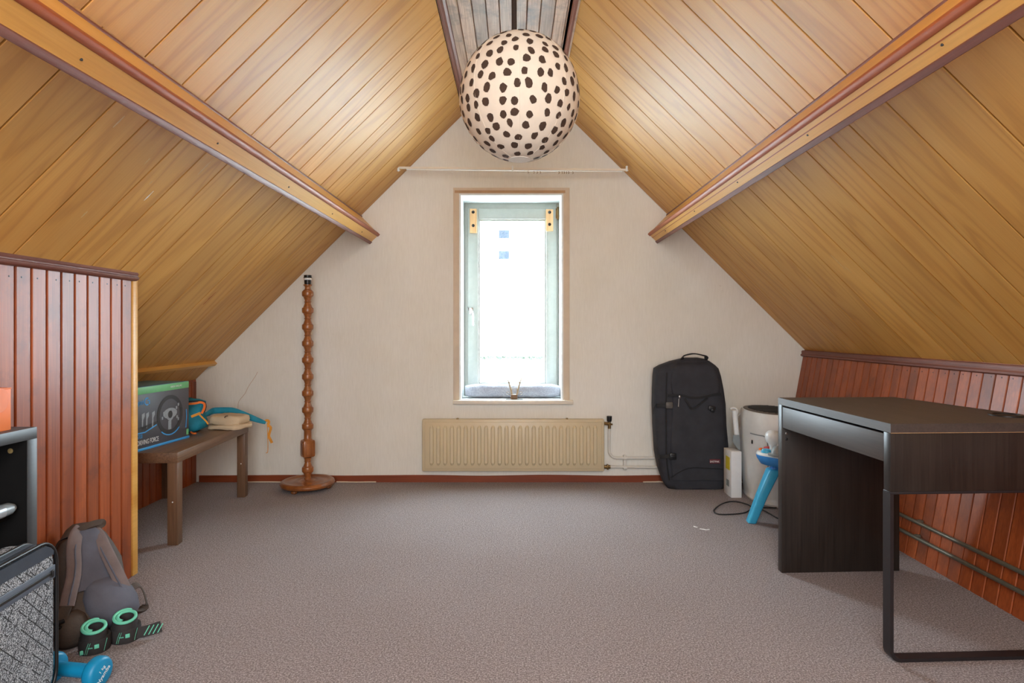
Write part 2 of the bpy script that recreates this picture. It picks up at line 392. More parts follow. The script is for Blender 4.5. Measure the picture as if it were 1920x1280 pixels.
M_fargrey = plain('far_grey_rail', srgb(56, 60, 64), 0.9, var=0.2, scale=1.5)

# ------------------------------------------------------------------ room shell
YB, YF = 4.162, -1.2
AL, BL = 1.83, 0.991            # left roof plane: height above eye = AL + BL * x
AR, BR = 1.8275, 0.986          # right roof plane: height above eye = AR - BR * x
ZR, XRL, XRR = 2.565, -0.345, 0.287
XK = -2.185                     # left knee wall
floor = struct(MB().box2((-2.6, YF - 0.2, -0.12), (2.5, YB + 0.33, 0)).build('floor', M_carpet, smooth=0))
f = MB(); pts = [G(1300.7, 986.6), G(1304, 988), G(1307.5, 988.6)]; f.tube([p + Vector((0, 0, 0.001)) for p in pts], 0.0028, 5)
pts = [G(1312, 991.5), G(1320, 992.6), G(1324, 993.5), G(1330, 992.8)]; f.tube([p + Vector((0, 0, 0.001)) for p in pts], 0.003, 5)
f.build('pale_scuff', M_printw, floor)

# back wall in four pieces round the window opening, one mesh
WX0, WX1, WZ0, WZ1 = -0.381, 0.334, 0.563, 1.980
wb = MB()
wb.box2((-2.7, YB, -0.12), (WX0, YB + 0.30, 3.0)); wb.box2((WX1, YB, -0.12), (2.6, YB + 0.30, 3.0))
wb.box2((WX0, YB, -0.12), (WX1, YB + 0.30, WZ0)); wb.box2((WX0, YB, WZ1), (WX1, YB + 0.30, 3.0))
wall_back = struct(wb.build('wall_back', M_wall, smooth=0))
crack = [P(x, y, YB - 0.001) for x, y in ((483, 697), (477, 708), (466, 724), (459, 738), (448, 752), (446, 766))]
MB().tube(spline(crack, 3), 0.0012, 4).build('wall_crack', M_stain, wall_back)
pl = MB(); a = P(850, 352, YB); b = P(1068, 750, YB)
pl.box2((a.x, YB - 0.005, b.z), (WX0, YB, a.z), 0.002); pl.box2((WX1, YB - 0.005, b.z), (b.x, YB, a.z), 0.002); pl.box2((WX0, YB - 0.005, WZ1), (WX1, YB, a.z), 0.002)
pl.build('plaster_surround', M_plaster, wall_back)
MB().box2((a.x + 0.01, YB - 0.0065, WZ1 + 0.004), (b.x - 0.03, YB - 0.004, WZ1 + 0.022), 0.001).build('stained_strip', M_stain, wall_back)
wall_front = struct(MB().box2((-2.7, YF - 0.2, -0.12), (2.6, YF, 3.0)).build('wall_front', M_wall, smooth=0))

# ceiling: dark boards behind, every plank its own piece
ceil = MB()
def roofpt(side, x, d=0.0):     # point of a roof plane pushed d inwards
    if side < 0: n = Vector((BL, 0, -1)).normalized(); return Vector((x, 0, H + AL + BL * x)) + n * d
    n = Vector((-BR, 0, -1)).normalized(); return Vector((x, 0, H + AR - BR * x)) + n * d
for side, xa, xb in ((-1, -0.2, -2.6), (1, 0.15, 2.5)):
    q = [roofpt(side, xa, -0.012), roofpt(side, xb, -0.012), roofpt(side, xb, -0.12), roofpt(side, xa, -0.12)]
    ceil.loft([[p + Vector((0, YF - 0.2, 0)) for p in q], [p + Vector((0, YB + 0.30, 0)) for p in q]])
ceil.box2((-0.45, YF - 0.2, ZR + 0.012), (0.42, YB + 0.30, ZR + 0.1))
ceiling = struct(ceil.build('ceiling', M_void, smooth=0))
plank_cache = {}
def plank_mesh(L, Wd, T, mat, ch=0.0012, gap=0.003):
    prof = [(gap, -T), (gap, -ch), (gap + ch, 0), (Wd - gap - ch, 0), (Wd - gap, -ch), (Wd - gap, -T)]
    m = MB(); n = len(prof)
    m.add([(0, y, z) for y, z in prof] + [(L, y, z) for y, z in prof],
          [tuple(range(n)), tuple(range(2 * n - 1, n - 1, -1))] + [(i, n + i, n + (i + 1) % n, (i + 1) % n) for i in range(n)])
    return m
def roof_planks(side, seams, xa, xb):
    A = roofpt(side, xa); B_ = roofpt(side, xb); x = (B_ - A).normalized(); L = (B_ - A).length
    y = Vector((0, 1 if side < 0 else -1, 0)); z = x.cross(y)
    for y0, y1 in zip(seams[:-1], seams[1:]):
        M = Matrix((x, y, z)).transposed().to_4x4()
        M.translation = A + Vector((0, y0 if side < 0 else y1, 0))
        plank_mesh(L, y1 - y0, 0.012, M_ceil).build('plank', M_ceil, ceiling, M=M, smooth=0)
front = [YF, -1.0, -0.79, -0.6, -0.41, -0.2, 0.0, 0.19, 0.4, 0.6, 0.8, 1.0, 1.21]
roof_planks(-1, front + [1.48, 1.735, 1.93, 2.07, 2.243, 2.433, 2.61, 2.82, 2.97, 3.095, 3.29, 3.405, 3.585, 3.78, 3.96, YB], XRL - 0.01, -1.06)
roof_planks(-1, front + [1.395, 1.56, 1.778, 1.936, 2.132, 2.295, 2.46, 2.617, 2.82, 3.04, 3.255, 3.452, 3.61, 3.75, 3.96, YB], -1.06, XK - 0.02)
roof_planks(1, front + [1.44, 1.67, 1.9, 2.107, 2.24, 2.42, 2.616, 2.79, 3.005, 3.217, 3.375, 3.574, 3.75, 3.86, 4.073, YB], XRR - 0.005, 1.06)
roof_planks(1, front + [1.40, 1.615, 1.865, 2.071, 2.2, 2.375, 2.574, 2.746, 2.97, 3.227, 3.445, 3.563, 3.718, 3.91, 4.06, YB], 1.06, 2.02)
# weathered planks of the flat ridge strip
edges = [XRL - 0.01, -0.268, -0.202, -0.136, -0.073, -0.006, 0.059, 0.124, 0.192, 0.252, XRR + 0.02]
for x0, x1 in zip(edges[:-1], edges[1:]):
    m = MB(); g, ch, T = 0.0012, 0.0025, 0.012; L = YB - YF
    prof = [(x0 + g, T), (x0 + g, ch), (x0 + g + ch, 0), (x1 - g - ch, 0), (x1 - g, ch), (x1 - g, T)]
    m.loft([[Vector((px_ - (x0 + x1) / 2, yy, pz)) for px_, pz in prof] for yy in (0, L)])
    m.build('ridge_plank', M_ridge, ceiling, M=Matrix.Translation(((x0 + x1) / 2, YF, ZR)), smooth=0)
for side, xe in ((-1, XRL), (1, XRR)):        # trims either side of the ridge strip
    tr = MB(); zr = roofpt(side, xe).z; sg = -side
    lo = min(zr, ZR) - 0.012
    prof = [(xe - 0.006 * sg, ZR), (xe - 0.006 * sg, lo), (xe + 0.006 * sg, lo - 0.006), (xe + 0.016 * sg, lo), (xe + 0.018 * sg, lo + 0.012), (xe + 0.03 * sg, lo + 0.016), (xe + 0.03 * sg, ZR)]
    tr.loft([[Vector((px_, yy, pz)) for px_, pz in prof] for yy in (YF, YB)])
    tr.build('ridge_trim', M_dmould, ceiling, smooth=50)

# purlin beams with their mouldings, parts of the ceiling
def beam(side, T, B_, dzf):
    T = Vector((T[0], 0, T[1])); B_ = Vector((B_[0], 0, B_[1]))
    n = (roofpt(side, 1.0 * side, 1) - roofpt(side, 1.0 * side)).normalized(); d = (B_ - T).normalized()
    wid = (B_ - T).length; ys = (YB, YF); dz = (0.0, dzf * (YB - YF))
    def sec(pts): return [[p + Vector((0, yy, k)) for p in pts] for yy, k in zip(ys, dz)]
    core = MB(); core.loft(sec([T + d * 0.002 - n * 0.004, B_ - d * 0.002 - n * 0.004, B_ - n * 0.24, T - n * 0.24]))
    bm_ = core.build('roof_beam', M_beam, ceiling, smooth=0)
    r_w, k_w = wid * 0.22, wid * 0.2
    mo = MB(); mo.loft(sec([T - d * 0.003 - n * 0.022, T - d * 0.003 - n * 0.003, T + n * 0.0015, T + d * (r_w * 0.85) + n * 0.0015, T + d * r_w - n * 0.0015, T + d * r_w - n * 0.022]))
    mo.build('beam_moulding', M_mould, bm_, smooth=60)
    mo = MB(); mo.loft(sec([B_ - d * k_w - n * 0.02, B_ - d * k_w - n * 0.001, B_ - d * k_w * 0.9 + n * 0.002, B_ + d * 0.002 + n * 0.002, B_ + d * 0.004 - n * 0.002, B_ + d * 0.004 - n * 0.02]))
    mo.build('beam_moulding', M_dmould, bm_, smooth=60)
    up_len = (T - roofpt(side, T.x)).dot(n)         # strip where the beam meets the roof, on the ridge side
    q = T - n * (up_len - 0.002)
    mo = MB(); mo.loft(sec([q + d * 0.004, q - d * 0.006, q - d * 0.006 + n * 0.004, q - d * 0.002 + n * 0.009, q + d * 0.004 + n * 0.01]))
    mo.build('beam_moulding', M_dmould, bm_, smooth=60)
    if side > 0:
        mo = MB(); s0 = T + d * wid * 0.42
        mo.loft(sec([s0 - n * 0.006, s0 - n * 0.002, s0 + d * 0.003 - n * 0.002, s0 + d * 0.003 - n * 0.006])); mo.build('dark_joint', M_mould, bm_, smooth=0)
    for k in range(5):
        yk = 1.35 + 0.62 * k; kk = dzf * (YB - yk)
        MB().box(T + d * wid * 0.55 - n * 0.0035 + Vector((0, yk, kk)), (0.006, 0.006, 0.006), bev=0.002).build('nail', M_boxink, bm_)
beam(-1, (-0.9278, 1.6977), (-0.9938, 1.6354), -0.0066)
beam(1, (0.9168, 1.7013), (0.979, 1.6405), 0.0035)

for side, px_, py_, ln, wd_, mt in ((-1, 279, 367, 0.05, 0.009, 'w'), (-1, 223, 228, 0.05, 0.008, 'b'), (-1, 283, 342, 0.02, 0.006, 'b'), (-1, 383, 315, 0.07, 0.007, 'b'), (-1, 158, 402, 0.03, 0.01, 'b'), (-1, 276, 302, 0.03, 0.006, 'b'), (-1, 393, 559, 0.10, 0.022, 'r'), (1, 1572, 492, 0.10, 0.008, 'b'), (1, 1590, 505, 0.05, 0.006, 'b')):
    a_, b_ = roofpt(side, 1.0 * side), roofpt(side, 1.5 * side); nn = (roofpt(side, 1.0 * side, 1) - a_).normalized(); dd = (b_ - a_).normalized()
    c0 = PL(px_, py_, a_ + nn * 0.0006, nn); e_ = Vector((0, 1, 0)); m = MB(); rg = random.Random(int(px_))
    up_ = []; lo_ = []
    for k in range(7):
        t_ = k / 6 - 0.5; up_.append(c0 + dd * ln * t_ + e_ * (wd_ * 0.5 * rg.uniform(0.35, 1) * (1 - abs(t_)))); lo_.append(c0 + dd * ln * t_ - e_ * (wd_ * 0.5 * rg.uniform(0.35, 1) * (1 - abs(t_))))
    m.add(up_ + lo_[::-1], [tuple(range(14))])
    m.build('scuff_mark', {'w': M_printw, 'b': M_palescuff, 'r': M_redscuff}[mt], ceiling, smooth=0)

# left wall: plank-clad box with knee wall beyond it
XC, YC = -1.62, 2.597
wl = MB(); wl.box2((-2.6, YF, 0), (XC - 0.006, YC, 1.262))
wall_left = struct(wl.build('wall_left', M_redback, smooth=0))
wall_low = struct(MB().box2((-2.6, YC, 0), (XK - 0.006, YB, 0.75)).build('wall_left.001', M_redback, smooth=0))
def vplank(x, y0, y1, z0, z1, parent, gap=0.0036, T=0.012, lean=None, nail=0.0):
    m = MB(); ch = 0.0025; Wd = y1 - y0
    prof = [(gap, 0), (gap, T - ch), (gap + ch, T), (Wd - gap - ch, T), (Wd - gap, T - ch), (Wd - gap, 0)]
    sg = 1 if x < 0 else -1
    a_ = [Vector((-sg * (T - p1), p0, 0)) for p0, p1 in prof]
    top = lean if lean is not None else 0.0
    b_ = [v + Vector((top, 0, z1 - z0)) for v in a_]
    m.loft([a_, b_]); pk_ = m.build('plank', M_red, parent, M=Matrix.Translation((x, y0, z0)), smooth=0)
    if nail:
        zz = z1 - nail - 0.006 * math.sin(y0 * 90); c0 = Vector((x + top * (zz - z0) / (z1 - z0) + sg * 0.0002, y0 + Wd * (0.5 + 0.18 * math.sin(y0 * 70)), zz))
        MB().box(c0, (0.0016, 0.0045, 0.0055), None, 0.0006, 1).build('nail', M_boxink, pk_)
y = 2.562; k = 0
while y > YF:
    vplank(XC, max(YF, y - 0.0665), y, 0.0, 1.262, wall_left, nail=0.04 if y > 1.7 else 0.0); y -= 0.0665
y = YB - 0.002
while y > YC + 0.02:
    vplank(XK, max(YC, y - 0.067), y, 0.0, 0.69, wall_low); y -= 0.067
MB().box2((XC - 0.02, 2.565, 0), (XC + 0.002, YC + 0.004, 1.262), 0.003).build('corner_board', M_beam, wall_left)
tm = MB(); pr = [(XC - 0.012, 1.25), (XC + 0.012, 1.252), (XC + 0.022, 1.258), (XC + 0.024, 1.266), (XC + 0.018, 1.270), (XC + 0.018, 1.274), (XC + 0.022, 1.278), (XC + 0.018, 1.287), (XC + 0.006, 1.289), (XC - 0.012, 1.289)]
tm.loft([[Vector((px_, yy, pz)) for px_, pz in pr] for yy in (YF, 2.575)]); tm.build('top_moulding', M_dmould, wall_left, smooth=50)
# yellow batten on the low roof behind the box
q = roofpt(-1, -2.062); n_ = Vector((BL, 0, -1)).normalized(); d_ = Vector((-1, 0, -BL)).normalized()
MB().loft([[q - n_ * 0.01 + Vector((0, yy, 0)), q + n_ * 0.026 + Vector((0, yy, 0)), q + d_ * 0.022 + n_ * 0.026 + Vector((0, yy, 0)), q + d_ * 0.022 - n_ * 0.01 + Vector((0, yy, 0))] for yy in (YC, YB)]).build('batten', M_beam, ceiling, smooth=0)

# right wall: leaning plank wall
XF, SL = 1.822, 0.1835
wr = MB(); wr.loft([[Vector((XF + 0.006, yy, 0)), Vector((XF + 0.006 + SL * 0.95, yy, 0.95)), Vector((2.5, yy, 0.95)), Vector((2.5, yy, 0))] for yy in (YF, YB)])
wall_right = struct(wr.build('wall_right', M_redback, smooth=0))
y = YB - 0.001
while y > YF + 0.01:
    vplank(XF, max(YF, y - 0.0668), y, 0.0, 0.885, wall_right, gap=0.0024, lean=SL * 0.885, nail=0.04 if 2.2 < y < 3.2 else 0.0); y -= 0.0668
tm = MB(); xx = lambda z: XF + SL * z
pr = [(xx(0.862) + 0.012, 0.862), (xx(0.862) - 0.006, 0.862), (xx(0.868) - 0.016, 0.868), (xx(0.876) - 0.018, 0.876), (xx(0.882) - 0.012, 0.882), (xx(0.886) - 0.012, 0.886), (xx(0.893) - 0.016, 0.893), (xx(0.9) - 0.012, 0.903), (xx(0.9) + 0.012, 0.905)]
tm.loft([[Vector((px_, yy, pz)) for px_, pz in pr] for yy in (YF, YB - 0.001)]); tm.build('top_moulding', M_dmould, wall_right, smooth=50)

# skirting along the back wall with its worn lower edge
sk = MB(); xs = [XK + 0.02 + (4.0 * k / 60) for k in range(61)]
ring = []
for x in xs:
    if x > XF: x = XF
    zt = 0.046 + 0.006 * mnoise.noise(Vector((x * 2.2, 0, 0))); ring.append([Vector((x, YB - 0.012, 0.0)), Vector((x, YB - 0.012, zt - 0.003)), Vector((x, YB - 0.008, zt)), Vector((x, YB, zt)), Vector((x, YB, 0))])
sk.loft(ring); baseboard = struct(sk.build('baseboard_back', M_skirt, smooth=0))
for xa, xb in ((-1.9, -1.55), (-1.22, -0.95), (0.88, 1.02), (1.0, 1.75)):
    MB().tube(spline([Vector((xa + (xb - xa) * t, YB - 0.016, 0.003 + 0.004 * mnoise.noise(Vector((xa * 5 + t * 9, 0, 0))))) for t in [0, .2, .4, .6, .8, 1]], 3), 0.005, 6).build('pale_edge', M_plaster, baseboard)

# ------------------------------------------------------------------ window
YW = 4.405
win = MB()     # white reveal lining, 12 mm boards
t = 0.012
win.box2((WX0, YB - 0.006, WZ0), (WX0 + t, YW + 0.05, WZ1)); win.box2((WX1 - t, YB - 0.006, WZ0), (WX1, YW + 0.05, WZ1)); win.box2((WX0 + t, YB - 0.006, WZ1 - t), (WX1 - t, YW + 0.05, WZ1))
window = struct(win.build('window_1', M_white, smooth=0))
a = P(868, 379, YW); b = P(1052, 760, YW)
GX0, GX1, GZ0, GZ1 = P(900, 0, YW).x, P(1021, 0, YW).x, P(0, 716.7, YW).z, P(0, 413.7, YW).z
def framebox(x0, x1, z0, z1, ix0, ix1, iz0, iz1, y0, y1, bev):
    m = MB(); m.box2((x0, y0, z0), (ix0, y1, z1), bev); m.box2((ix1, y0, z0), (x1, y1, z1), bev)
    m.box2((ix0, y0, iz1), (ix1, y1, z1), bev); m.box2((ix0, y0, z0), (ix1, y1, iz0), bev); return m
SX0, SX1, SZ0, SZ1 = P(877, 0, YW).x, P(1044, 0, YW).x, 0.60, P(0, 391, YW).z
framebox(WX0 + t, WX1 - t, WZ0, WZ1 - t, SX0 + 0.003, SX1 - 0.003, SZ0, SZ1 - 0.003, YW + 0.012, YW + 0.06, 0.003).build('window_frame', M_frame, window)
sash = framebox(SX0, SX1, SZ0, SZ1, GX0 - 0.012, GX1 + 0.012, GZ0 - 0.012, GZ1 + 0.012, YW, YW + 0.05, 0.004).build('sash', M_frame, window)
framebox(GX0 - 0.013, GX1 + 0.013, GZ0 - 0.013, GZ1 + 0.013, GX0, GX1, GZ0, GZ1, YW + 0.014, YW + 0.045, 0.003).build('glazing_bead', M_frame, sash)
MB().box2((GX0 - 0.006, YW + 0.028, GZ0 - 0.006), (GX1 + 0.006, YW + 0.032, GZ1 + 0.006)).build('pane', M_glass, window, smooth=0)
MB().box2((P(849, 0, YB - 0.035).x, YB - 0.035, WZ0 - 0.026), (P(1075, 0, YB - 0.035).x, YB + 0.02, WZ0), 0.004).build('sill', M_sill, window)
MB().box2((WX0, YB, WZ0 - 0.02), (WX1, YW + 0.06, WZ0 + 0.001)).build('sill_board', M_white, window)
hd = MB(); c = P(883.5, 583, YW)     # lever handle
hd.box((c.x + 0.001, YW - 0.004, c.z), (0.026, 0.008, 0.05), bev=0.004); hd.tube([(c.x, YW, c.z), (c.x, YW - 0.04, c.z)], 0.007)
hd.tube(spline([(c.x, YW - 0.04, c.z), (c.x + 0.012, YW - 0.044, c.z - 0.012), (c.x + 0.015, YW - 0.044, c.z - 0.06), (c.x + 0.017, YW - 0.044, c.z - 0.105)], 4), 0.007)
hd.tube([(c.x - 0.022, YW - 0.006, c.z + 0.004), (c.x - 0.024, YW - 0.02, c.z + 0.03)], 0.005)
hd.build('handle', M_chrome, window)
for x0, x1, y0, y1 in ((881, 894, 392, 437), (1023.5, 1037, 393, 433.5)):
    a = P(x0, y1, YW); b = P(x1, y0, YW)
    blk = MB().box2((a.x, YW - 0.016, a.z), (b.x, YW, b.z), 0.0015).build('wooden_block', M_block, window)
    for fr in (0.3, 0.86):
        M = Matrix.Translation(((a.x + b.x) / 2, YW - 0.016, a.z + (b.z - a.z) * fr)) @ Matrix.Rotation(PI / 2, 4, 'X')
        MB().lathe([(0.011, -0.002), (0.0115, 0.003), (0.008, 0.007), (0.004, 0.008)], 14, M).build('screw', M_black, blk)
a = P(1046, 388, YW); b = P(1046, 412, YW); h_ = MB(); h_.tube([(a.x, YW - 0.003, a.z), (b.x, YW - 0.003, b.z)], 0.008, 10); h_.box2((a.x - 0.016, YW - 0.002, b.z + 0.01), (a.x, YW + 0.004, a.z - 0.01), 0.002)
h_.build('hinge', M_brass, window)

# ------------------------------------------------------------------ outside
ground = struct(MB().box2((-60, 5.2, -6.3), (60, 160, -6.0)).build('ground', M_ground, smooth=0))
bl = thing('apartment_building', 'tall pale apartment block seen through the window, furthest away', 'building', (0, 85, -6))
MB().box2((-14, 85, -6), (16, 95, 22)).build('wall', M_bldw, bl, smooth=0)
for yy in (439, 478, 518, 552):
    p = P(945, yy, 84.9)
    MB().box((p.x, 84.98, p.z), (1.5, 0.16, 1.15 if yy < 540 else 0.5)).build('far_window', M_farwin, bl, smooth=0)
    for xx_ in (992, 1014):
        p = P(xx_, yy + 8, 84.9); MB().box((p.x, 84.98, p.z), (0.35, 0.1, 1.4)).build('far_window', M_fargrey, bl, smooth=0)
    r_ = MB(); p = P(918, yy + 2, 84.8); r_.box((p.x, 84.9, p.z), (2.4, 0.12, 0.12)); r_.box((p.x, 84.9, p.z - 0.5), (2.4, 0.12, 0.1))
    for k in range(9): r_.box((p.x - 1.1 + 0.27 * k, 84.9, p.z - 0.3), (0.08, 0.1, 0.6))
    r_.build('balcony_rail', M_fargrey, bl, smooth=0)
lo = thing('low_building', 'low white building with a thin dark eaves line, below the tall block', 'building', (0, 40, -6))
zt = P(0, 573, 40).z
MB().box2((-10, 40, -6), (12, 50, zt)).build('wall', M_bldw, lo, smooth=0)
MB().box2((-10.1, 39.7, zt), (12.1, 50, zt + 0.14)).build('eaves', M_fargrey, lo, smooth=0)
hg = MB(); p = P(0, 668, 14)
for k in range(90):
    hg.box((-3 + 0.045 * k + random.uniform(-.02, .02), 14 + random.uniform(-.05, .05), p.z + 0.0 + random.uniform(-.03, .03)), (0.07, 0.2, 0.09), bev=0.02, seg=1)
o = hg.build('hedge', M_hedge, smooth=0); o['kind'] = 'stuff'; o['label'] = 'thin grey-green strip of planting on the roof edge outside the window'; o['category'] = 'hedge'
tag(MB().box2((-8, 13.6, -6), (8, 16, p.z - 0.1), 0.02).build('garden_wall', M_bldw, smooth=0), 'pale garden wall with planting on top, seen low in the window', 'wall')

# ------------------------------------------------------------------ radiator with valve and pipes
YR = YB - 0.06
r = thing('radiator', 'cream panel radiator with vertical ribs under the window', 'radiator', (0, YB - 0.03, 0.075))
a = P(791, 884, YR); b = P(1133.5, 786, YR)
bd = MB().box2((a.x, YR + 0.004, a.z), (b.x, YB - 0.012, b.z), 0.008).build('panel', M_rad, r)
MB().box2((a.x + 0.018, YR - 0.002, a.z + 0.018), (b.x - 0.018, YR + 0.01, b.z - 0.018), 0.005).build('face', M_rad, r)
x0, x1 = P(803, 0, YR).x, P(1122, 0, YR).x
for k in range(25):
    xc = x0 + (x1 - x0) * (k + 0.5) / 25; wd = (x1 - x0) / 25
    m = MB(); z0, z1 = P(0, 873, YR).z, P(0, 797, YR).z
    prof = [(-wd * 0.36, 0.006), (-wd * 0.2, -0.013), (wd * 0.2, -0.013), (wd * 0.36, 0.006)]
    m.loft([[Vector((xc + px_ * 0.5, YR - 0.001 + 0.4 * max(0, py_), z0)) for px_, py_ in prof], [Vector((xc + px_, YR - 0.001 + py_, z0 + 0.02)) for px_, py_ in prof],
            [Vector((xc + px_, YR - 0.001 + py_, z1 - 0.02)) for px_, py_ in prof], [Vector((xc + px_ * 0.5, YR - 0.001 + 0.4 * max(0, py_), z1)) for px_, py_ in prof]])
    m.build('rib', M_rad, r, smooth=30)
for xq in (858, 1063): q = P(xq, 785, YR + 0.02); MB().box(q, (0.014, 0.02, 0.012), bev=0.003).build('bracket', M_brass, r)
v1 = P(1135, 793, YR + 0.02); v2 = P(1142.5, 795, YR + 0.02)
vb = MB(); vb.tube([v1 - Vector((0.012, 0, 0)), v2], 0.011); vb.tube([v2 + Vector((0, 0, 0.02)), v2 - Vector((0, 0, 0.03))], 0.011, 10, scale=[0.8, 1.0])
vb.tube([v2, v2 + Vector((0.02, -0.01, 0.0))], 0.006); vb.build('valve', M_brass, r)
MB().tube([v2 + Vector((0, 0, 0.018)), v2 + Vector((0, 0, 0.03)), v2 + Vector((0, 0, 0.055))], 0.017, 14, scale=[0.8, 1, 1.05]).build('valve_cap', M_black, r)
v3 = P(1136, 875, YR + 0.02); lb = MB(); lb.tube([v3 - Vector((0.012, 0, 0)), v3 + Vector((0.03, 0, 0))], 0.013); lb.box(v3 + Vector((0.012, 0, 0)), (0.014, 0.034, 0.034), bev=0.005); lb.build('valve', M_brass, r)
zU, zL = 0.170, 0.104
yp = YB - 0.03
xw = lambda z: XF + SL * z - 0.024
pu = [v2 - Vector((0, 0, 0.02))] + [Vector((v2.x, yp, zU + 0.06)), Vector((v2.x + 0.006, yp, zU + 0.03)), Vector((v2.x + 0.03, yp, zU + 0.005)), Vector((v2.x + 0.06, yp, zU))]
pu = spline(pu, 5) + [Vector((1.2, yp, zU)), Vector((xw(zU) - 0.05, yp, zU)), Vector((xw(zU) - 0.012, yp - 0.012, zU)), Vector((xw(zU), yp - 0.05, zU))]
ww = MB().tube(pu, 0.0085, 10).build('pipe', M_pipew, r)
pw = [v3 + Vector((0.02, 0, 0)), Vector((v3.x + 0.08, yp, v3.z - 0.002)), Vector((1.2, yp, zL)), Vector((xw(zL) - 0.05, yp, zL)), Vector((xw(zL) - 0.012, yp - 0.012, zL)), Vector((xw(zL), yp - 0.05, zL))]
MB().tube(pw, 0.0085, 10).build('pipe', M_pipew, r)
q = P(1172, 0, yp).x
clipm = MB(); clipm.box((q, yp + 0.012, (zU + zL) / 2), (0.022, 0.03, 0.1), bev=0.004)
for z in (zU, zL): clipm.lathe([(0.013, -0.012), (0.0135, 0.0), (0.013, 0.012)], 12, Matrix.Translation((q, yp, z)) @ Matrix.Rotation(PI / 2, 4, 'Y'))
clipm.build('pipe_clip', M_pipew, r)
rp_ = thing('heating_pipe', 'pair of grey heating pipes clipped along the foot of the right plank wall', 'pipe', (xw(0.1), 2.5, 0.1))
for z in (zU, zL): MB().tube([(xw(z), YB - 0.09, z), (xw(z), 3.0, z), (xw(z), 2.0, z), (xw(z), YF, z)], 0.009, 10).build('pipe', M_pipeg, rp_)
for yk in (3.6, 2.75, 1.9, 1.1):
    for z in (zU, zL): MB().box((xw(z) + 0.0125, yk, z), (0.023, 0.018, 0.024), bev=0.004).build('pipe_clip', M_pipeg, rp_)

# ------------------------------------------------------------------ curtain rail
rl = thing('curtain_rail', 'thin white curtain rail spanning the gable above the window', 'curtain rail', (-0.01, 4.0, 2.1))
a = P(748, 314.5, 4.0); b = P(1175, 318.5, 4.0)
MB().sweep([a, (a + b) / 2 + Vector((0, 0, -0.001)), b], [(-0.006, -0.006), (0.006, -0.006), (0.006, 0.007), (-0.006, 0.007)], Vector((0, 0, 1))).build('rail', M_sill, rl)
MB().sweep([a + Vector((0.05, -0.003, -0.011)), b + Vector((-0.03, -0.003, -0.011))], [(-0.004, -0.003), (0.004, -0.003), (0.004, 0.003), (-0.004, 0.003)], Vector((0, 0, 1))).build('track_lip', M_white, rl)
for px_ in (747, 961, 1175):
    p = P(px_, 316, 4.0); m = MB(); m.box(p, (0.012, 0.02, 0.034), bev=0.003); m.tube([p + Vector((-0.008, 0, -0.012)), p + Vector((0, -0.008, -0.02)), p + Vector((0.01, 0, -0.01))], 0.003, 6); m.build('rail_bracket', M_white, rl)
for px_ in (799, 844, 848, 990, 1001, 1007, 1013, 1048, 1054, 1058, 1062, 1066, 1074):
    p = P(px_, 318 + (px_ - 748) / 427 * 4, 3.997); m = MB(); m.tube(spline([p, p + Vector((0, -0.003, -0.006)), p + Vector((0.003, -0.003, -0.013)), p + Vector((-0.003, -0.003, -0.018))], 3), 0.0018, 5); m.build('glider', M_pipew if px_ < 900 else M_brass, rl)

# ------------------------------------------------------------------ globe lamp
LY = 2.32; LC = P(974, 184, LY); LRx, LRz = 0.230, 0.238
lp = thing('pendant_lamp', 'round cream fabric globe lamp with dark brown spots hanging from the ridge', 'lamp', tuple(LC))
def globe(th, ph, off=0.0):        # th polar from top, ph azimuth; slight gore facets
    gf = 1 - 0.012 * abs(math.sin(4 * ph)) * math.sin(th)
    return LC + Vector(((LRx * gf + off) * math.sin(th) * math.cos(ph), (LRx * gf + off) * math.sin(th) * math.sin(ph), (LRz + off) * math.cos(th)))
gm = MB(); rings = []
TH0, TH1 = 0.12, PI - 0.19
for i in range(33):
    th = TH0 + (TH1 - TH0) * i / 32; rings.append([globe(th, 2 * PI * k / 64) for k in range(64)])
gm.loft(rings); gm.build('shade', M_shade, lp, smooth=60)
cm = MB(); rr = [globe(TH1, 2 * PI * k / 32, 0.001) for k in range(32)]
cm.loft([rr, [LC + (p - LC) * 0.99 + Vector((0, 0, -0.004)) for p in rr]]); cm.build('bottom_cap', M_shadelt, lp)
for k in range(8):       # seams between the gores
    MB().tube([globe(TH0 + (TH1 - TH0) * i / 20, PI / 8 + 2 * PI * k / 8 + PI / 8, 0.0003) for i in range(21)], 0.0011, 5).build('seam', M_shade, lp)
dm = MB(); rnd = random.Random(5)
def dot(th, ph, ra, rb, rot):
    n = 9; c0 = globe(th, ph, 0.0012); e1 = Vector((math.cos(th) * math.cos(ph), math.cos(th) * math.sin(ph), -math.sin(th))); e2 = Vector((-math.sin(ph), math.cos(ph), 0))
    vs = [c0]; sq = [1 + rnd.uniform(-.16, .16) for _ in range(n)]
    for k in range(n):
        t_ = 2 * PI * k / n; a_ = ra * math.cos(t_) * sq[k]; b_ = rb * math.sin(t_) * sq[k]
        da = a_ * math.cos(rot) - b_ * math.sin(rot); db = a_ * math.sin(rot) + b_ * math.cos(rot)
        vs.append(globe(th + da / LRz, ph + db / (LRx * max(0.15, math.sin(th))), 0.0012))
    dm.add(vs, [(0, 1 + k, 1 + (k + 1) % n) for k in range(n)])
rows = 15
for i in range(rows):
    th = 0.24 + (PI - 0.52) * i / (rows - 1); cnt = max(5, int(round(27 * math.sin(th))))
    for k in range(cnt):
        dot(th + rnd.uniform(-.04, .04), 2 * PI * (k + (0.5 if i % 2 else 0) + rnd.uniform(-.2, .2)) / cnt, 0.0155 * rnd.uniform(.85, 1.15), 0.0128 * rnd.uniform(.85, 1.2), rnd.uniform(-.5, .5))
o = dm.build('printed_spots', M_dot, lp, smooth=0); o['kind'] = 'stuff'
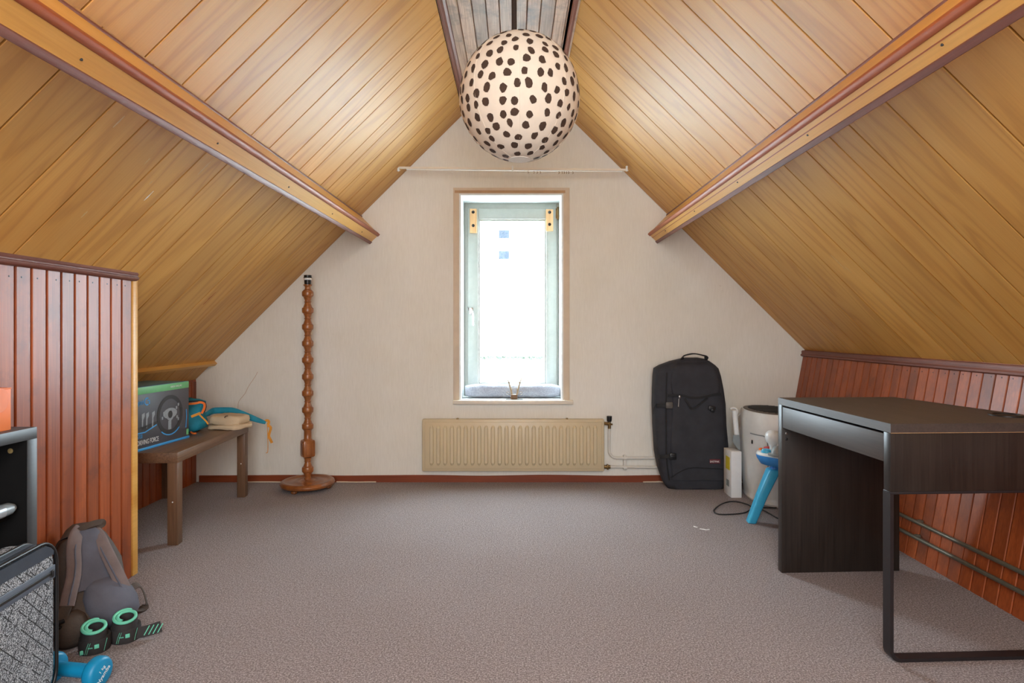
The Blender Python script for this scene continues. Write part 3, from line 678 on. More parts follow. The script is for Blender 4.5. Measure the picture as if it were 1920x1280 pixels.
MB().tube([LC + Vector((-0.02, 0, LRz - 0.01)), LC + Vector((-0.02, 0, LRz + 0.06)), Vector((LC.x - 0.022, LY, ZR + 0.002))], 0.0105, 10).build('cord', M_cord, lp)
fit = MB(); fit.lathe([(0.028, -0.01), (0.03, 0.0), (0.012, 0.012)], 16, Matrix.Translation(LC + Vector((-0.012, 0, LRz)))); fit.build('top_ring', M_brass, lp)
MB().lathe([(0.045, 0), (0.045, -0.012), (0.02, -0.03)], 20, Matrix.Translation((LC.x - 0.022, LY, ZR))).build('ceiling_rose', M_cord, lp)

# ------------------------------------------------------------------ turned floor lamp without shade
fl = thing('floor_lamp', 'turned wooden floor lamp stand without a shade by the back wall', 'lamp', (P(577, 0, 3.975).x, 3.975, 0))
LX, LYY = fl.location.x, fl.location.y
TM = Matrix.Translation((LX, LYY, 0))
zy = lambda yy: H - (yy - CY) * 3.975 / F
MB().lathe([(0.02, 0.022), (0.150, 0.022), (0.168, 0.030), (0.173, 0.042), (0.168, 0.055), (0.158, 0.061), (0.146, 0.060), (0.138, 0.053), (0.105, 0.052), (0.085, 0.058), (0.07, 0.062), (0.058, 0.058), (0.045, 0.060), (0.03, 0.066), (0.0, 0.066)], 40, TM).build('base', M_turned, fl)
for ang in (-110, 10, 130):
    x_, y_ = LX + 0.13 * math.cos(math.radians(ang)), LYY + 0.13 * math.sin(math.radians(ang))
    MB().lathe([(0.012, 0.024), (0.02, 0.018), (0.021, 0.008), (0.014, 0.0)], 14, Matrix.Translation((x_, y_, 0))).build('foot', M_turned, fl)
def bead(zc, hgt=0.031, pr=0.0365):
    return [(0.0225, zc - 0.052), (0.0185, zc - 0.05), (0.019, zc - 0.042), (0.0235, zc - 0.030), (0.027, zc - 0.0235), (0.026, zc - 0.0215), (0.030, zc - 0.020), (pr - 0.001, zc - 0.014), (pr, zc - 0.006), (pr, zc + 0.01), (pr - 0.002, zc + 0.016), (0.029, zc + 0.0185), (0.029, zc + 0.022), (0.026, zc + 0.0235), (0.025, zc + 0.029), (0.021, zc + 0.038), (0.0185, zc + 0.049), (0.0215, zc + 0.052), (0.023, zc + 0.0545)]
zt_ = zy(533.5); prof = []
zc0 = zy(879.5)
prof += [(0.022, 0.064), (0.021, zc0 - 0.06)] + bead(zc0)[0:-1] + [(0.02, zy(858) - 0.012), (0.026, zy(857))]
prof2 = [(0.028, zy(823.5) - 0.008), (0.029, zy(823.5)), (0.024, zy(823.5) + 0.006)]
for k in range(9):
    zc = zy(799 - 31.05 * k); prof2 += bead(zc)[(3 if k == 0 else 0):]
prof2 = prof2[:-6] + [(0.019, zt_ - 0.03), (0.017, zt_ - 0.018), (0.022, zt_ - 0.009), (0.0275, zt_ - 0.006), (0.028, zt_), (0.02, zt_ + 0.001)]
def mono(p):
    out = []; z = -9
    for r_, zz in p:
        zz = max(zz, z + 0.0004); out.append((r_, zz)); z = zz
    return out
MB().lathe(mono(prof), 28, TM).build('lower_stem', M_turned, fl)
MB().lathe(mono(prof2), 28, TM).build('stem', M_turned, fl)
blk = MB(); R_ = Matrix.Rotation(math.radians(38), 3, 'Z'); zb0, zb1 = zy(856), zy(824)
blk.box((LX, LYY, (zb0 + zb1) / 2), (0.078, 0.078, zb1 - zb0), R_, 0.012, 2)
bo = blk.build('block', M_turned, fl)
for k in range(4):
    R4 = Matrix.Rotation(math.radians(38 + 90 * k), 3, 'Z'); c_ = Vector((LX, LYY, (zb0 + zb1) / 2)) + R4 @ Vector((0.0392, 0, 0))
    MB().box(c_, (0.004, 0.046, (zb1 - zb0) * 0.66), R4, 0.0015).build('raised_panel', M_turned, bo)
MB().lathe([(0.015, zt_), (0.021, zt_ + 0.004), (0.022, zt_ + 0.028), (0.02, zt_ + 0.03)], 20, TM).build('socket', M_black, fl)
MB().lathe([(0.0245, zt_ + 0.030), (0.0255, zt_ + 0.032), (0.0255, zt_ + 0.041), (0.0245, zt_ + 0.043)], 20, TM).build('socket_collar', M_offw, fl)
MB().lathe([(0.026, zt_ + 0.043), (0.027, zt_ + 0.047), (0.024, zt_ + 0.049), (0.024, zt_ + 0.062), (0.018, zt_ + 0.063)], 20, TM).build('socket_ring', M_black, fl)

# ------------------------------------------------------------------ coffee table with the things on it
ta = math.radians(3.3)
tb = thing('coffee_table', 'low walnut-look coffee table along the left knee wall', 'table', (-1.632, 2.93, 0), ta)
TW, TL, TH = 0.52, 0.90, 0.45
def tloc(x, y, z): return wm(tb) @ Vector((x, y, z))
def tbuild(m, name, mat): return m.build(name, mat, tb, world=False)
tbuild(MB().box2((-TW, 0, TH - 0.05), (0, TL, TH), 0.0015), 'tabletop', M_table)
for x0, y0 in ((-0.05, 0.004), (-0.05, TL - 0.054), (-TW + 0.0, 0.004), (-TW + 0.0, TL - 0.054)):
    lg = tbuild(MB().box2((x0 if x0 > -0.3 else x0 + 0.002, y0, 0), (x0 + 0.048, y0 + 0.05, TH - 0.05), 0.0015), 'leg', M_tablev)
    if x0 > -0.3:
        m = MB(); m.lathe([(0.003, -0.001), (0.0035, 0.001)], 8, wm(tb) @ Matrix.Translation((x0 + 0.025, y0, 0.21)) @ Matrix.Rotation(PI / 2, 4, 'X')); m.build('screw_cap', M_printw, lg)

# game wheel carton
ba = math.radians(-5.4)
bx = thing('product_box', 'dark printed carton showing a steering wheel, standing on the coffee table', 'box', (-1.80, 3.343, TH), ba)
BLn, BD, BH = 0.44, 0.25, 0.312
Mb = wm(bx)
def bb(a, b, bev=0.0): return MB().box2(a, b, bev)
bb((-BD, -BLn, 0.008), (0, 0, BH - 0.03), 0.001).build('carton', M_boxdark, bx, world=False)
bb((-BD - 0.001, -BLn - 0.001, BH - 0.036), (0.001, 0.001, BH), 0.003).build('lid_band', M_boxgreen, bx, world=False)
bb((-BD, -BLn, BH - 0.002), (0, 0, BH + 0.0008), 0.0005).build('lid_top', M_boxteal, bx, world=False)
bb((-BD - 0.002, -BLn - 0.002, 0.0), (0.004, 0.002, 0.012), 0.002).build('blue_edge', M_boxblue, bx, world=False)
art = bb((0.0003, -BLn + 0.004, 0.05), (0.0006, -0.3, 0.0505)).build('printed_rule', M_boxink, bx, world=False)
rt = Mb.to_3x3() @ Vector((0, 1, 0)); nb = Mb.to_3x3() @ Vector((1, 0, 0)); upz = Vector((0, 0, 1))
def bp(u, v, d=0.0008): return Mb @ Vector((d, u, v))     # u along the face, 0 at its far end
text('lettering', 'XBOX ONE | PC', 0.013, M_printw, bp(-0.155, BH - 0.022, 0.0018), rt, upz, bx)
text('lettering', 'logitech', 0.034, M_boxblue, bp(-0.404, BH - 0.085), rt, upz, bx, sx=0.46)
gl = MB(); cg = (-0.330, BH - 0.074)
for a0, a1, rr_ in ((60, 300, 0.017),):
    gl.ribbon([bp(cg[0] + rr_ * math.cos(math.radians(a)), cg[1] + rr_ * math.sin(math.radians(a))) for a in range(a0, a1 + 1, 20)], 0.006, 0.0006, nb)
gl.ribbon([bp(cg[0] + 0.004, cg[1] + 0.004), bp(cg[0] + 0.016, cg[1] + 0.004), bp(cg[0] + 0.016, cg[1] - 0.014)], 0.006, 0.0006, nb)
gl.build('emblem', M_boxblue, bx)
text('lettering', 'G920', 0.028, M_boxblue, bp(-0.402, 0.062), rt, upz, bx, sx=0.62)
text('lettering', 'DRIVING FORCE', 0.034, M_printw, bp(-0.400, 0.028), rt, upz, bx, sx=0.62)
wc = (-0.156, 0.150)
def circ(r0, sy=1.0, a0=0, a1=360, st=12, c=wc, d=0.001): return [bp(c[0] + r0 * math.cos(math.radians(a)), c[1] + r0 * sy * math.sin(math.radians(a)), d) for a in range(a0, a1, st)]
m = MB(); m.ribbon(circ(0.092, 1.0), 0.020, 0.0006, nb, closed=True); m.build('printed_rim', M_boxink, bx)
m = MB(); m.add(circ(0.03, 1.1, d=0.0012), [tuple(range(30))]); m.add(circ(0.055, 0.5, c=(wc[0], wc[1] + 0.006), d=0.0010), [tuple(range(30))]); m.build('printed_hub', M_boxgrey, bx, smooth=0)
m = MB(); m.add(circ(0.018, 1.1, d=0.0015), [tuple(range(30))]); m.build('printed_hub_centre', M_boxink, bx, smooth=0)
for du, dv in ((-0.062, -0.012), (-0.05, 0.012), (0.05, 0.03), (0.066, 0.045), (0.055, -0.02), (0.03, 0.0), (0.065, -0.032), (-0.03, 0.0)):
    MB().box(bp(wc[0] + du, wc[1] + dv, 0.0014), (0.0006, 0.012, 0.015), Mb.to_3x3(), 0.0002).build('printed_button', M_boxgrey, bx, smooth=0)
MB().box(bp(wc[0] - 0.004, wc[1] - 0.055, 0.0012), (0.0006, 0.024, 0.045), Mb.to_3x3()).build('printed_spoke', M_boxgrey, bx, smooth=0)
for u in (-0.355, -0.325, -0.282):
    MB().add([bp(u - 0.012, 0.178), bp(u + 0.008, 0.185), bp(u + 0.008, 0.165), bp(u - 0.002, 0.15), bp(u - 0.004, 0.105), bp(u - 0.014, 0.105), bp(u - 0.012, 0.15)], [(0, 1, 2, 3, 4, 5, 6)]).build('printed_pedal', M_boxgrey, bx, smooth=0)
m = MB(); m.add([bp(-0.41, 0.092), bp(-0.345, 0.092), bp(-0.262, 0.115), bp(-0.255, 0.13), bp(-0.41, 0.112)], [(0, 1, 2, 3, 4)]); m.build('printed_base', M_boxink, bx, smooth=0)
m = MB(); m.ribbon([bp(-0.415, 0.088), bp(-0.345, 0.087), bp(-0.26, 0.112)], 0.006, 0.0006, nb); m.ribbon(circ(0.106, 1.0, 230, 320), 0.006, 0.0006, nb); m.ribbon([bp(-0.022, 0.16), bp(-0.02, 0.12), bp(-0.026, 0.06)], 0.006, 0.0006, nb); m.build('printed_glow_lines', M_boxblue, bx)
m = MB(); m.box(bp(-0.012, 0.035), (0.0008, 0.018, 0.03), Mb.to_3x3()); m.build('printed_square', M_boxgreen, bx, smooth=0)

# teal backpack slumped behind the carton, its strap trailing over the table
tz = TH
tbp = thing('teal_backpack', 'teal blue backpack with orange zips slumped between carton and beige cloth', 'bag', (-1.86, 3.53, tz))
secs = [(0.002, 0.09, 0.075), (0.02, 0.115, 0.095), (0.06, 0.112, 0.095), (0.10, 0.095, 0.075), (0.14, 0.098, 0.06), (0.168, 0.105, 0.045), (0.185, 0.07, 0.02)]
c_ = Vector((-1.945, 3.555, tz)); m = MB()
m.loft([[v.copy() for v in superell(c_.x + 0.02 * i / 6, c_.y + 0.02 * i / 6, tz + z, a_, b_, 2.8, 28)] for i, (z, a_, b_) in enumerate(secs)]); m.jitter(0.012, 11, 3); m.jitter(0.005, 32, 3)
for v in m.v: v.z = max(v.z, tz + 0.001)
m.build('body', M_teal, tbp, smooth=80)
def tp(px_, py_, Y): return P(px_, py_, Y)
m = MB(); m.ribbon(spline([tp(352, 757, 3.44), tp(366, 756, 3.44), tp(376, 754, 3.45), tp(383, 757, 3.46), tp(383, 765, 3.45), tp(378, 775, 3.44)], 5), 0.012, 0.004, Vector((0.2, -1, 0.2))); m.build('zip', M_oweb, tbp)
m = MB(); m.ribbon([tp(376, 774, 3.42), tp(366, 778, 3.41), tp(358.5, 781, 3.405)], 0.014, 0.003, Vector((0.2, -1, 0.2))); m.build('zip_pull', M_yweb, tbp)
m = MB(); m.ribbon(spline([tp(374, 777, 3.42), tp(380, 783, 3.42), tp(387, 790, 3.42), tp(390, 795, 3.42)], 3), 0.008, 0.003, Vector((0.2, -1, 0.2))); m.build('zip_pull', M_yweb, tbp)
m = MB(); m.tube(spline([tp(352, 753, 3.45), tp(372, 751.5, 3.455), tp(383, 754, 3.47), tp(386, 762, 3.47), tp(383, 772, 3.455)], 5), 0.004, 8); m.build('piping', M_darkneo, tbp)
m = MB(); path = spline([tp(380, 780, 3.60), tp(390, 775, 3.68), tp(400, 770, 3.74), tp(415, 769, 3.755), tp(435, 769.5, 3.76), tp(452, 775, 3.765), tp(470, 782.5, 3.78), tp(488, 789, 3.80), tp(498, 792.5, 3.815)], 5)
m.sweep(path, [(0.007 * math.cos(2 * PI * k / 12), 0.019 * math.sin(2 * PI * k / 12)) for k in range(12)], Vector((0, 0, 1)), scale=[0.8 if i < 6 else (1.0 if i < 30 else max(0.45, 1.0 - 0.055 * (i - 30))) for i in range(len(path))]); m.build('shoulder_strap', M_teal, tbp)
xe = tloc(0, TL, TH); yy_ = xe.y + 0.012
m = MB(); m.ribbon(spline([tp(494, 792, 3.82), tp(500, 788, yy_ - 0.004), tp(504, 790, yy_), tp(503, 797, yy_), tp(507.5, 802, yy_), tp(504, 816, yy_), tp(506, 822, yy_), tp(510, 830, yy_ + 0.01)], 4), 0.016, 0.002, Vector((0.3, -1, 0))); m.build('strap_ribbon', M_yweb, tbp)
m = MB(); m.tube(spline([tp(501, 793, yy_), tp(502, 820, yy_), tp(502, 846, yy_), tp(498.5, 848.5, yy_ - 0.005)], 4), 0.002, 6); m.build('strap_cord', M_yweb, tbp)
m = MB(); m.tube(spline([tp(358, 810, 3.42), tp(363, 812.5, 3.40), tp(368, 812, 3.40)], 3), 0.005, 6); m.build('loose_toggle', M_oweb, tbp)

# folded beige canvas
cl = thing('folded_cloth', 'folded beige canvas cloth lying on the coffee table end', 'cloth', (-1.74, 3.63, tz))
def cl_layer(z0, z1, off, seed, name, rx=0.108, ry=0.088):
    Rz = Matrix.Rotation(math.radians(-12), 3, 'Z'); m = MB(); rings = []
    for z, k in ((z0, 0.96), (z0 + 0.004, 1.0), ((z0 + z1) / 2, 1.01), (z1 - 0.004, 0.98), (z1, 0.86), (z1 + 0.003, 0.45), (z1 + 0.004, 0.1)):
        rings.append([Vector((-1.722, 3.668, 0)) + off + Rz @ Vector((v.x, v.y, 0)) + Vector((0, 0, tz + z)) for v in superell(0, 0, 0, rx * k, ry * k, 4.0, 40)])
    m.loft(rings); m.jitter(0.010, 13, seed); m.jitter(0.003, 45, seed)
    for v in m.v: v.z = max(v.z, tz + z0 + 0.0008)
    m.build(name, M_beige, cl, smooth=80)
cl_layer(0.0, 0.03, Vector((0, 0, 0)), 4, 'lower_fold'); cl_layer(0.03, 0.08, Vector((-0.008, 0.004, 0)), 9, 'upper_fold', 0.098, 0.08)
m = MB(); p0 = P(421, 783, 3.575); m.ribbon(spline([p0, p0 + Vector((0.006, 0, 0.009)), p0 + Vector((0.02, 0, 0.012))], 3), 0.005, 0.002, Vector((0, -1, 0))); m.build('cloth_loop', M_browncloth, cl)

# ------------------------------------------------------------------ desk
dk = thing('desk', 'black-brown writing desk with one drawer in front of the right wall', 'desk', (1.179, 1.898, 0), math.radians(2.5))
DW, DL, DH, PT = 0.52, 0.738, 0.75, 0.034
def db(m, name, mat, par=None): return m.build(name, mat, par or dk, world=False)
m = MB(); m.prism([(0, 0), (0.625, 0), (DW, DL), (0, DL)], DH - 0.0285, DH); db(m, 'desktop', M_desk, None)
db(MB().box2((0.0005, 0.0005, DH - 0.0305), (0.62, DL - 0.001, DH - 0.0285)), 'pale_joint', M_block) if False else None
db(MB().box2((0, 0.0015, 0.536), (0.60, PT, DH - 0.0297), 0.001), 'side_panel', M_deskv)
db(MB().box2((0.002, -0.0004, DH - 0.0297), (0.60, 0.012, DH - 0.0287)), 'pale_joint', M_block)
fp = db(MB().box2((0, DL - PT, 0), (DW, DL, DH - 0.0285), 0.001), 'end_panel', M_deskv)
for x_, z_ in ((0.02, 0.60), (0.02, 0.575), (0.12, 0.60), (0.12, 0.585)):
    MB().lathe([(0.006, 0), (0.006, 0.002), (0.003, 0.003)], 12, wm(dk) @ Matrix.Translation((x_, DL - PT, z_)) @ Matrix.Rotation(PI / 2, 4, 'X')).build('cam_fitting', M_steel if z_ == 0.60 else M_black, fp)
dr = db(MB().box2((0.002, PT + 0.003, DH - 0.0285 - 0.007 - 0.090), (0.018, DL - PT - 0.003, DH - 0.0285 - 0.008), 0.001), 'drawer', M_desk)
m = MB(); z0, z1 = DH - 0.115, DH - 0.05
m.box2((0.018, PT + 0.02, z0), (0.42, PT + 0.032, z1)); m.box2((0.018, DL - PT - 0.032, z0), (0.42, DL - PT - 0.02, z1)); m.box2((0.41, PT + 0.032, z0), (0.42, DL - PT - 0.032, z1)); m.box2((0.018, PT + 0.02, z0 - 0.004), (0.42, DL - PT - 0.02, z0))
db(m, 'drawer_box', M_deskv, dr)
db(MB().box2((DW - 0.03, PT, DH - 0.2), (DW - 0.012, DL - PT, DH - 0.0285)), 'back_rail', M_deskv)
def uframe():
    r_, xb, zt2 = 0.03, 0.585, 0.530; pth = []
    pth.append((0.005, zt2)); pth.append((0.005, r_ + 0.006))
    for k in range(1, 7): a = PI + (PI / 2) * k / 6; pth.append((0.005 + r_ + r_ * math.cos(a), 0.006 + r_ + r_ * math.sin(a)))
    for k in range(0, 7): a = 1.5 * PI + (PI / 2) * k / 6; pth.append((xb - r_ + r_ * math.cos(a), 0.006 + r_ + r_ * math.sin(a)))
    pth.append((xb, zt2))
    m = MB(); m.sweep([Vector((x, 0.019, z)) for x, z in pth], [(-0.018, -0.0055), (0.018, -0.0055), (0.018, 0.0055), (-0.018, 0.0055)], [Vector((z - 0.3, 0, -(x - 0.3))).normalized() if False else Vector((0.3 - x, 0, 0.3 - z)) for x, z in pth])
    m.box2((0.0, 0.001, 0.528), (0.59, 0.037, 0.536), 0.001)
    return m
db(uframe(), 'leg_frame', M_blackmetal)
gz = DH; gc = (0.523, 0.165)
gm_ = MB(); gm_.lathe([(0.052, 0.0), (0.052, 0.003), (0.048, 0.005), (0.040, 0.004), (0.038, 0.0005)], 32, wm(dk) @ Matrix.Translation((gc[0], gc[1], gz))); gm_.build('cable_grommet', M_black, dk)

# ------------------------------------------------------------------ big black trolley bag
YT = 3.94
tr_ = thing('trolley_bag', 'tall black wheeled travel bag standing against the back wall', 'luggage', (1.18, 4.03, 0))
def trx(px_): return P(px_, 0, YT).x
def trz(py_): return P(0, py_, YT).z
prof = [(917, 1256, 1366), (907, 1248, 1370.5), (880, 1240, 1372), (850, 1235, 1372), (800, 1231.5, 1369), (760, 1230, 1366.5), (730, 1230, 1362), (705, 1231.5, 1357), (692, 1233, 1353), (686, 1243, 1347), (679, 1264, 1336), (674.5, 1281, 1325), (672.5, 1290, 1316)]
m = MB(); rings = []
for i, (py_, xl, xr) in enumerate(prof):
    dpt = 0.084 if i < 9 else 0.084 - 0.014 * (i - 8); cx_ = (trx(xl) + trx(xr)) / 2; hw = (trx(xr) - trx(xl)) / 2
    rings.append(superell(cx_ , YT + 0.090, trz(py_), hw, dpt * (1.0 if i else 0.94), 5.0, 56))
m.loft(rings); m.jitter(0.009, 8, 2); m.jitter(0.003, 26, 2); m.build('body', M_blackcloth, tr_, smooth=80)
m = MB(); m.loft([superell((trx(a_) + trx(b_)) / 2, YT + 0.014 + o_, trz(py_), (trx(b_) - trx(a_)) / 2, 0.018, 4.0, 40) for py_, a_, b_, o_ in ((752, 1276, 1336, 0), (744, 1262, 1350, 0), (720, 1258, 1351, 0), (700, 1259, 1346, 0.004), (688, 1266, 1339, 0.012), (680, 1274, 1330, 0.024))]); m.jitter(0.004, 10, 5); m.build('upper_pocket', M_blackcloth, tr_, smooth=80)
m = MB(); m.tube(spline([P(x, y, YT - 0.002 + o_) for x, y, o_ in ((1251, 690, 0.03), (1250, 705, 0.008), (1249, 740, 0.004), (1249, 800, 0.002), (1250, 860, 0.002), (1255, 900, 0.004))], 5), 0.004, 6); m.build('side_piping', M_blackweb, tr_)
fpn = [(900, 1262, 1362), (870, 1258, 1364), (800, 1258, 1360), (745, 1262, 1356), (738, 1264, 1354)]
m = MB(); m.loft([superell((trx(a_) + trx(b_)) / 2, YT + 0.016, trz(py_), (trx(b_) - trx(a_)) / 2, 0.022, 4.0, 40) for py_, a_, b_ in fpn]); m.jitter(0.003, 12, 8)
pk = m.build('front_pocket', M_blackcloth, tr_, smooth=80)
fl_pts = [(1252, 741), (1268, 741), (1283, 742), (1292, 744.5), (1306, 746), (1320, 744.5), (1334, 741), (1352, 738)]
m = MB(); m.ribbon(spline([P(x, y, YT - 0.011) for x, y in fl_pts], 4), 0.014, 0.006, Vector((0, -1, 0))); m.build('zip_flap', M_blackweb, tr_)
m = MB(); m.ribbon(spline([P(1284, 746, YT - 0.016), P(1290, 756, YT - 0.02), P(1297, 766, YT - 0.018), P(1306, 763, YT - 0.02), P(1318, 753, YT - 0.018), P(1327, 746, YT - 0.014)], 4), 0.012, 0.003, Vector((0, -1, 0))); m.build('drooping_flap', M_blackweb, tr_)
m = MB(); m.box(P(1274.5, 744, YT - 0.02), (0.012, 0.006, 0.018), bev=0.003); m.tube([P(1273, 747, YT - 0.021), P(1272, 762, YT - 0.02)], 0.004); m.build('zip_pull', M_steel, tr_)
hp = [P(1279, 676, YT + 0.06), P(1281, 668, YT + 0.055), P(1290, 664.5, YT + 0.05), P(1302, 663, YT + 0.05), P(1316, 665.5, YT + 0.05), P(1324, 668.5, YT + 0.055), P(1323.5, 676, YT + 0.06)]
m = MB(); m.ribbon(spline(hp, 5), 0.026, 0.008, [Vector((0, 0, 1))] * 31); m.build('handle', M_blackweb, tr_)
def strapset(x0, x1, py_, bx_, mat, yo=-0.012):
    m = MB(); m.ribbon([P(x0, py_, YT + 0.05), P(x0 + 3, py_, YT + 0.01), P(x0 + 14, py_ - 0.5, YT + yo), P(x1, py_ - 0.5, YT + yo)], 0.026, 0.004, [Vector((-1, -0.3, 0)), Vector((-1, -1, 0)), Vector((-0.2, -1, 0)), Vector((0, -1, 0))])
    s_ = m.build('compression_strap', M_blackweb, tr_)
    m = MB(); c0 = P(bx_, py_ - 0.5, YT + yo - 0.005); m.box(c0, (0.044, 0.012, 0.042), bev=0.005); m.box(c0 + Vector((0, -0.006, 0)), (0.03, 0.004, 0.008), bev=0.001); m.box(c0 + Vector((0.0, -0.006, 0.012)), (0.03, 0.004, 0.006), bev=0.001); m.build('buckle', mat, s_)
strapset(1229.5, 1262, 760, 1255, M_grille); strapset(1234, 1268, 856, 1262, M_black)
m = MB(); c0 = P(1335, 765.5, YT - 0.018); Rb = Matrix.Rotation(0.25, 3, 'Y'); m.box(c0, (0.046, 0.012, 0.030), Rb, 0.005); m.box(c0 + Vector((0.004, -0.004, -0.012)), (0.022, 0.012, 0.022), Rb, 0.004); m.build('buckle', M_black, tr_)
m = MB(); m.ribbon([P(1356, 857, YT - 0.004), P(1368, 857, YT - 0.002), P(1374, 857, YT + 0.01), P(1375.5, 857, YT + 0.07)], 0.026, 0.004, [Vector((0, -1, 0)), Vector((0.2, -1, 0)), Vector((1, -0.4, 0)), Vector((1, 0, 0))]); s_ = m.build('compression_strap', M_blackweb, tr_)
m = MB(); m.box(P(1366, 857, YT - 0.01), (0.05, 0.012, 0.042), bev=0.005); m.build('buckle', M_black, s_)
m = MB(); m.ribbon(spline([P(1230, 756, YT + 0.02), P(1225.5, 765, YT + 0.02), P(1224.5, 776, YT + 0.02)], 3), 0.022, 0.003, Vector((-1, 0, 0.1))); m.build('strap_tail', M_blackweb, tr_)
pa, pb = P(1330.5, 869, YT - 0.012), P(1351, 860.5, YT - 0.012)
lb_ = MB().box2((pa.x, YT - 0.0125, pa.z), (pb.x, YT - 0.008, pb.z), 0.0015).build('brand_patch', M_labelred, tr_)
text('lettering', 'EASTPAK', 0.0165, M_printw, (pa.x + 0.002, YT - 0.0130, pa.z + 0.008), (1, 0, 0), (0, 0, 1), tr_, sx=0.92)
for px_ in (1276, 1353):
    m = MB(); m.lathe([(0.018, -0.017), (0.022, -0.014), (0.022, 0.014), (0.018, 0.017)], 18, Matrix.Translation((P(px_, 0, YT).x, YT + 0.05, 0.022)) @ Matrix.Rotation(PI / 2, 4, 'Y')); m.build('wheel', M_grille, tr_)
m = MB(); m.ribbon(spline([P(1258, 895, YT - 0.01), P(1290, 878, YT - 0.012), P(1330, 878, YT - 0.012), P(1366, 880, YT - 0.006)], 4), 0.004, 0.003, Vector((0, -1, 0))); m.build('seam', M_blackweb, tr_)

# ------------------------------------------------------------------ white appliance, carton, wand
pu_ = thing('air_purifier', 'white oval tower appliance with dark grille top beside the desk', 'air purifier', (1.60, 3.77, 0))
PXc, PYc, PZ = 1.60, 3.77, 0.545
m = MB(); m.loft([superell(PXc, PYc, z, a_, b_, 2.2, 48) for z, a_, b_ in ((0.0, 0.145, 0.225), (0.012, 0.15, 0.23), (0.016, 0.147, 0.227), (0.05, 0.15, 0.235), (0.15, 0.163, 0.25), (0.3, 0.168, 0.255), (0.45, 0.166, 0.252), (PZ - 0.008, 0.162, 0.247), (PZ, 0.157, 0.242))]); m.build('body', M_offw, pu_, smooth=50)
m = MB(); m.loft([superell(PXc, PYc, z, a_, b_, 2.2, 48) for z, a_, b_ in ((PZ - 0.002, 0.15, 0.235), (PZ + 0.003, 0.148, 0.233), (PZ + 0.005, 0.13, 0.21))]); gr_ = m.build('grille', M_grille, pu_)
m = MB()
for k in range(-6, 7):
    yk = PYc + 0.03 * k; hw = 0.125 * math.sqrt(max(0, 1 - ((yk - PYc) / 0.2) ** 2))
    if hw > 0.02: m.box((PXc, yk, PZ + 0.006), (2 * hw, 0.008, 0.004))
m.build('grille_slats', M_black, gr_, smooth=0)
def surf(ang, z, off=0.001):
    c_, s_ = math.cos(ang), math.sin(ang); p = 2.2; return Vector((PXc + (0.167 + off) * math.copysign(abs(c_) ** (2 / p), c_), PYc + (0.2535 + off) * math.copysign(abs(s_) ** (2 / p), s_), z))
m = MB(); pth = [surf(math.radians(a), 0.415, 0.0015) for a in (196, 205, 215, 224)] + [surf(math.radians(229), 0.405, 0.0015), surf(math.radians(231), 0.385, 0.0015), surf(math.radians(232), 0.3, 0.0012), surf(math.radians(232), 0.2, -0.002)]
m.tube(spline(pth, 3), 0.0035, 6); m.build('door_joint', M_greyp, pu_)
m = MB(); m.box(surf(math.radians(200), 0.365), (0.008, 0.012, 0.022), bev=0.002); m.build('latch', M_black, pu_)
ct = thing('white_carton', 'slim white cardboard carton with a yellow sticker behind the air purifier', 'box', (1.385, 3.80, 0))
m = MB().box2((1.347, 3.765, 0), (1.412, 3.90, 0.287), 0.002); m.build('carton', M_card, ct)
MB().box2((1.3455, 3.79, 0.165), (1.3472, 3.86, 0.245)).build('sticker', M_yellow, ct, smooth=0)
MB().box2((1.3455, 3.80, 0.06), (1.3472, 3.85, 0.10)).build('printed_panel', M_greyp, ct, smooth=0)
wd = thing('cleaner_wand', 'white tube with angled grey nozzle propped on the white carton', 'cleaner', (1.385, 3.83, 0.288))
m = MB(); m.sweep([P(1377, 769, 3.84), P(1378.5, 785, 3.84), P(1380, 800, 3.835), P(1381, 816, 3.835)], [(0.016 * math.cos(2 * PI * k / 14), 0.016 * math.sin(2 * PI * k / 14)) for k in range(14)], None); m.build('tube', M_offw, wd)
m = MB(); m.loft([[P(1375, 815, 3.80), P(1386, 815, 3.80), P(1386, 815, 3.83), P(1375, 815, 3.83)], [P(1373.5, 826, 3.80), P(1387.5, 820, 3.80), P(1387.5, 820, 3.83), P(1373.5, 826, 3.83)], [P(1377, 833, 3.80), P(1388, 830, 3.80), P(1388, 830, 3.83), P(1377, 833, 3.83)], [P(1384, 842, 3.80), P(1388, 844.0, 3.80), P(1388, 844.0, 3.83), P(1384, 842, 3.83)]]); m.build('nozzle', M_greyp, wd)
m = MB(); m.tube(spline([P(1382, 782, 3.85), P(1387, 777, 3.98), P(1393, 773, 4.06), P(1398, 772, 4.10)], 4), 0.006, 8); m.tube(spline([P(1369, 766.5, 3.86), P(1374, 764.5, 3.86), P(1380, 766, 3.86), P(1382.5, 771, 3.855), P(1381, 778, 3.85)], 4), 0.006, 8); m.tube(spline([P(1384, 818, 3.95), P(1389, 800, 4.01), P(1393, 785, 4.05), P(1396, 774, 4.08)], 4), 0.007, 8); m.build('handle', M_offw, wd)

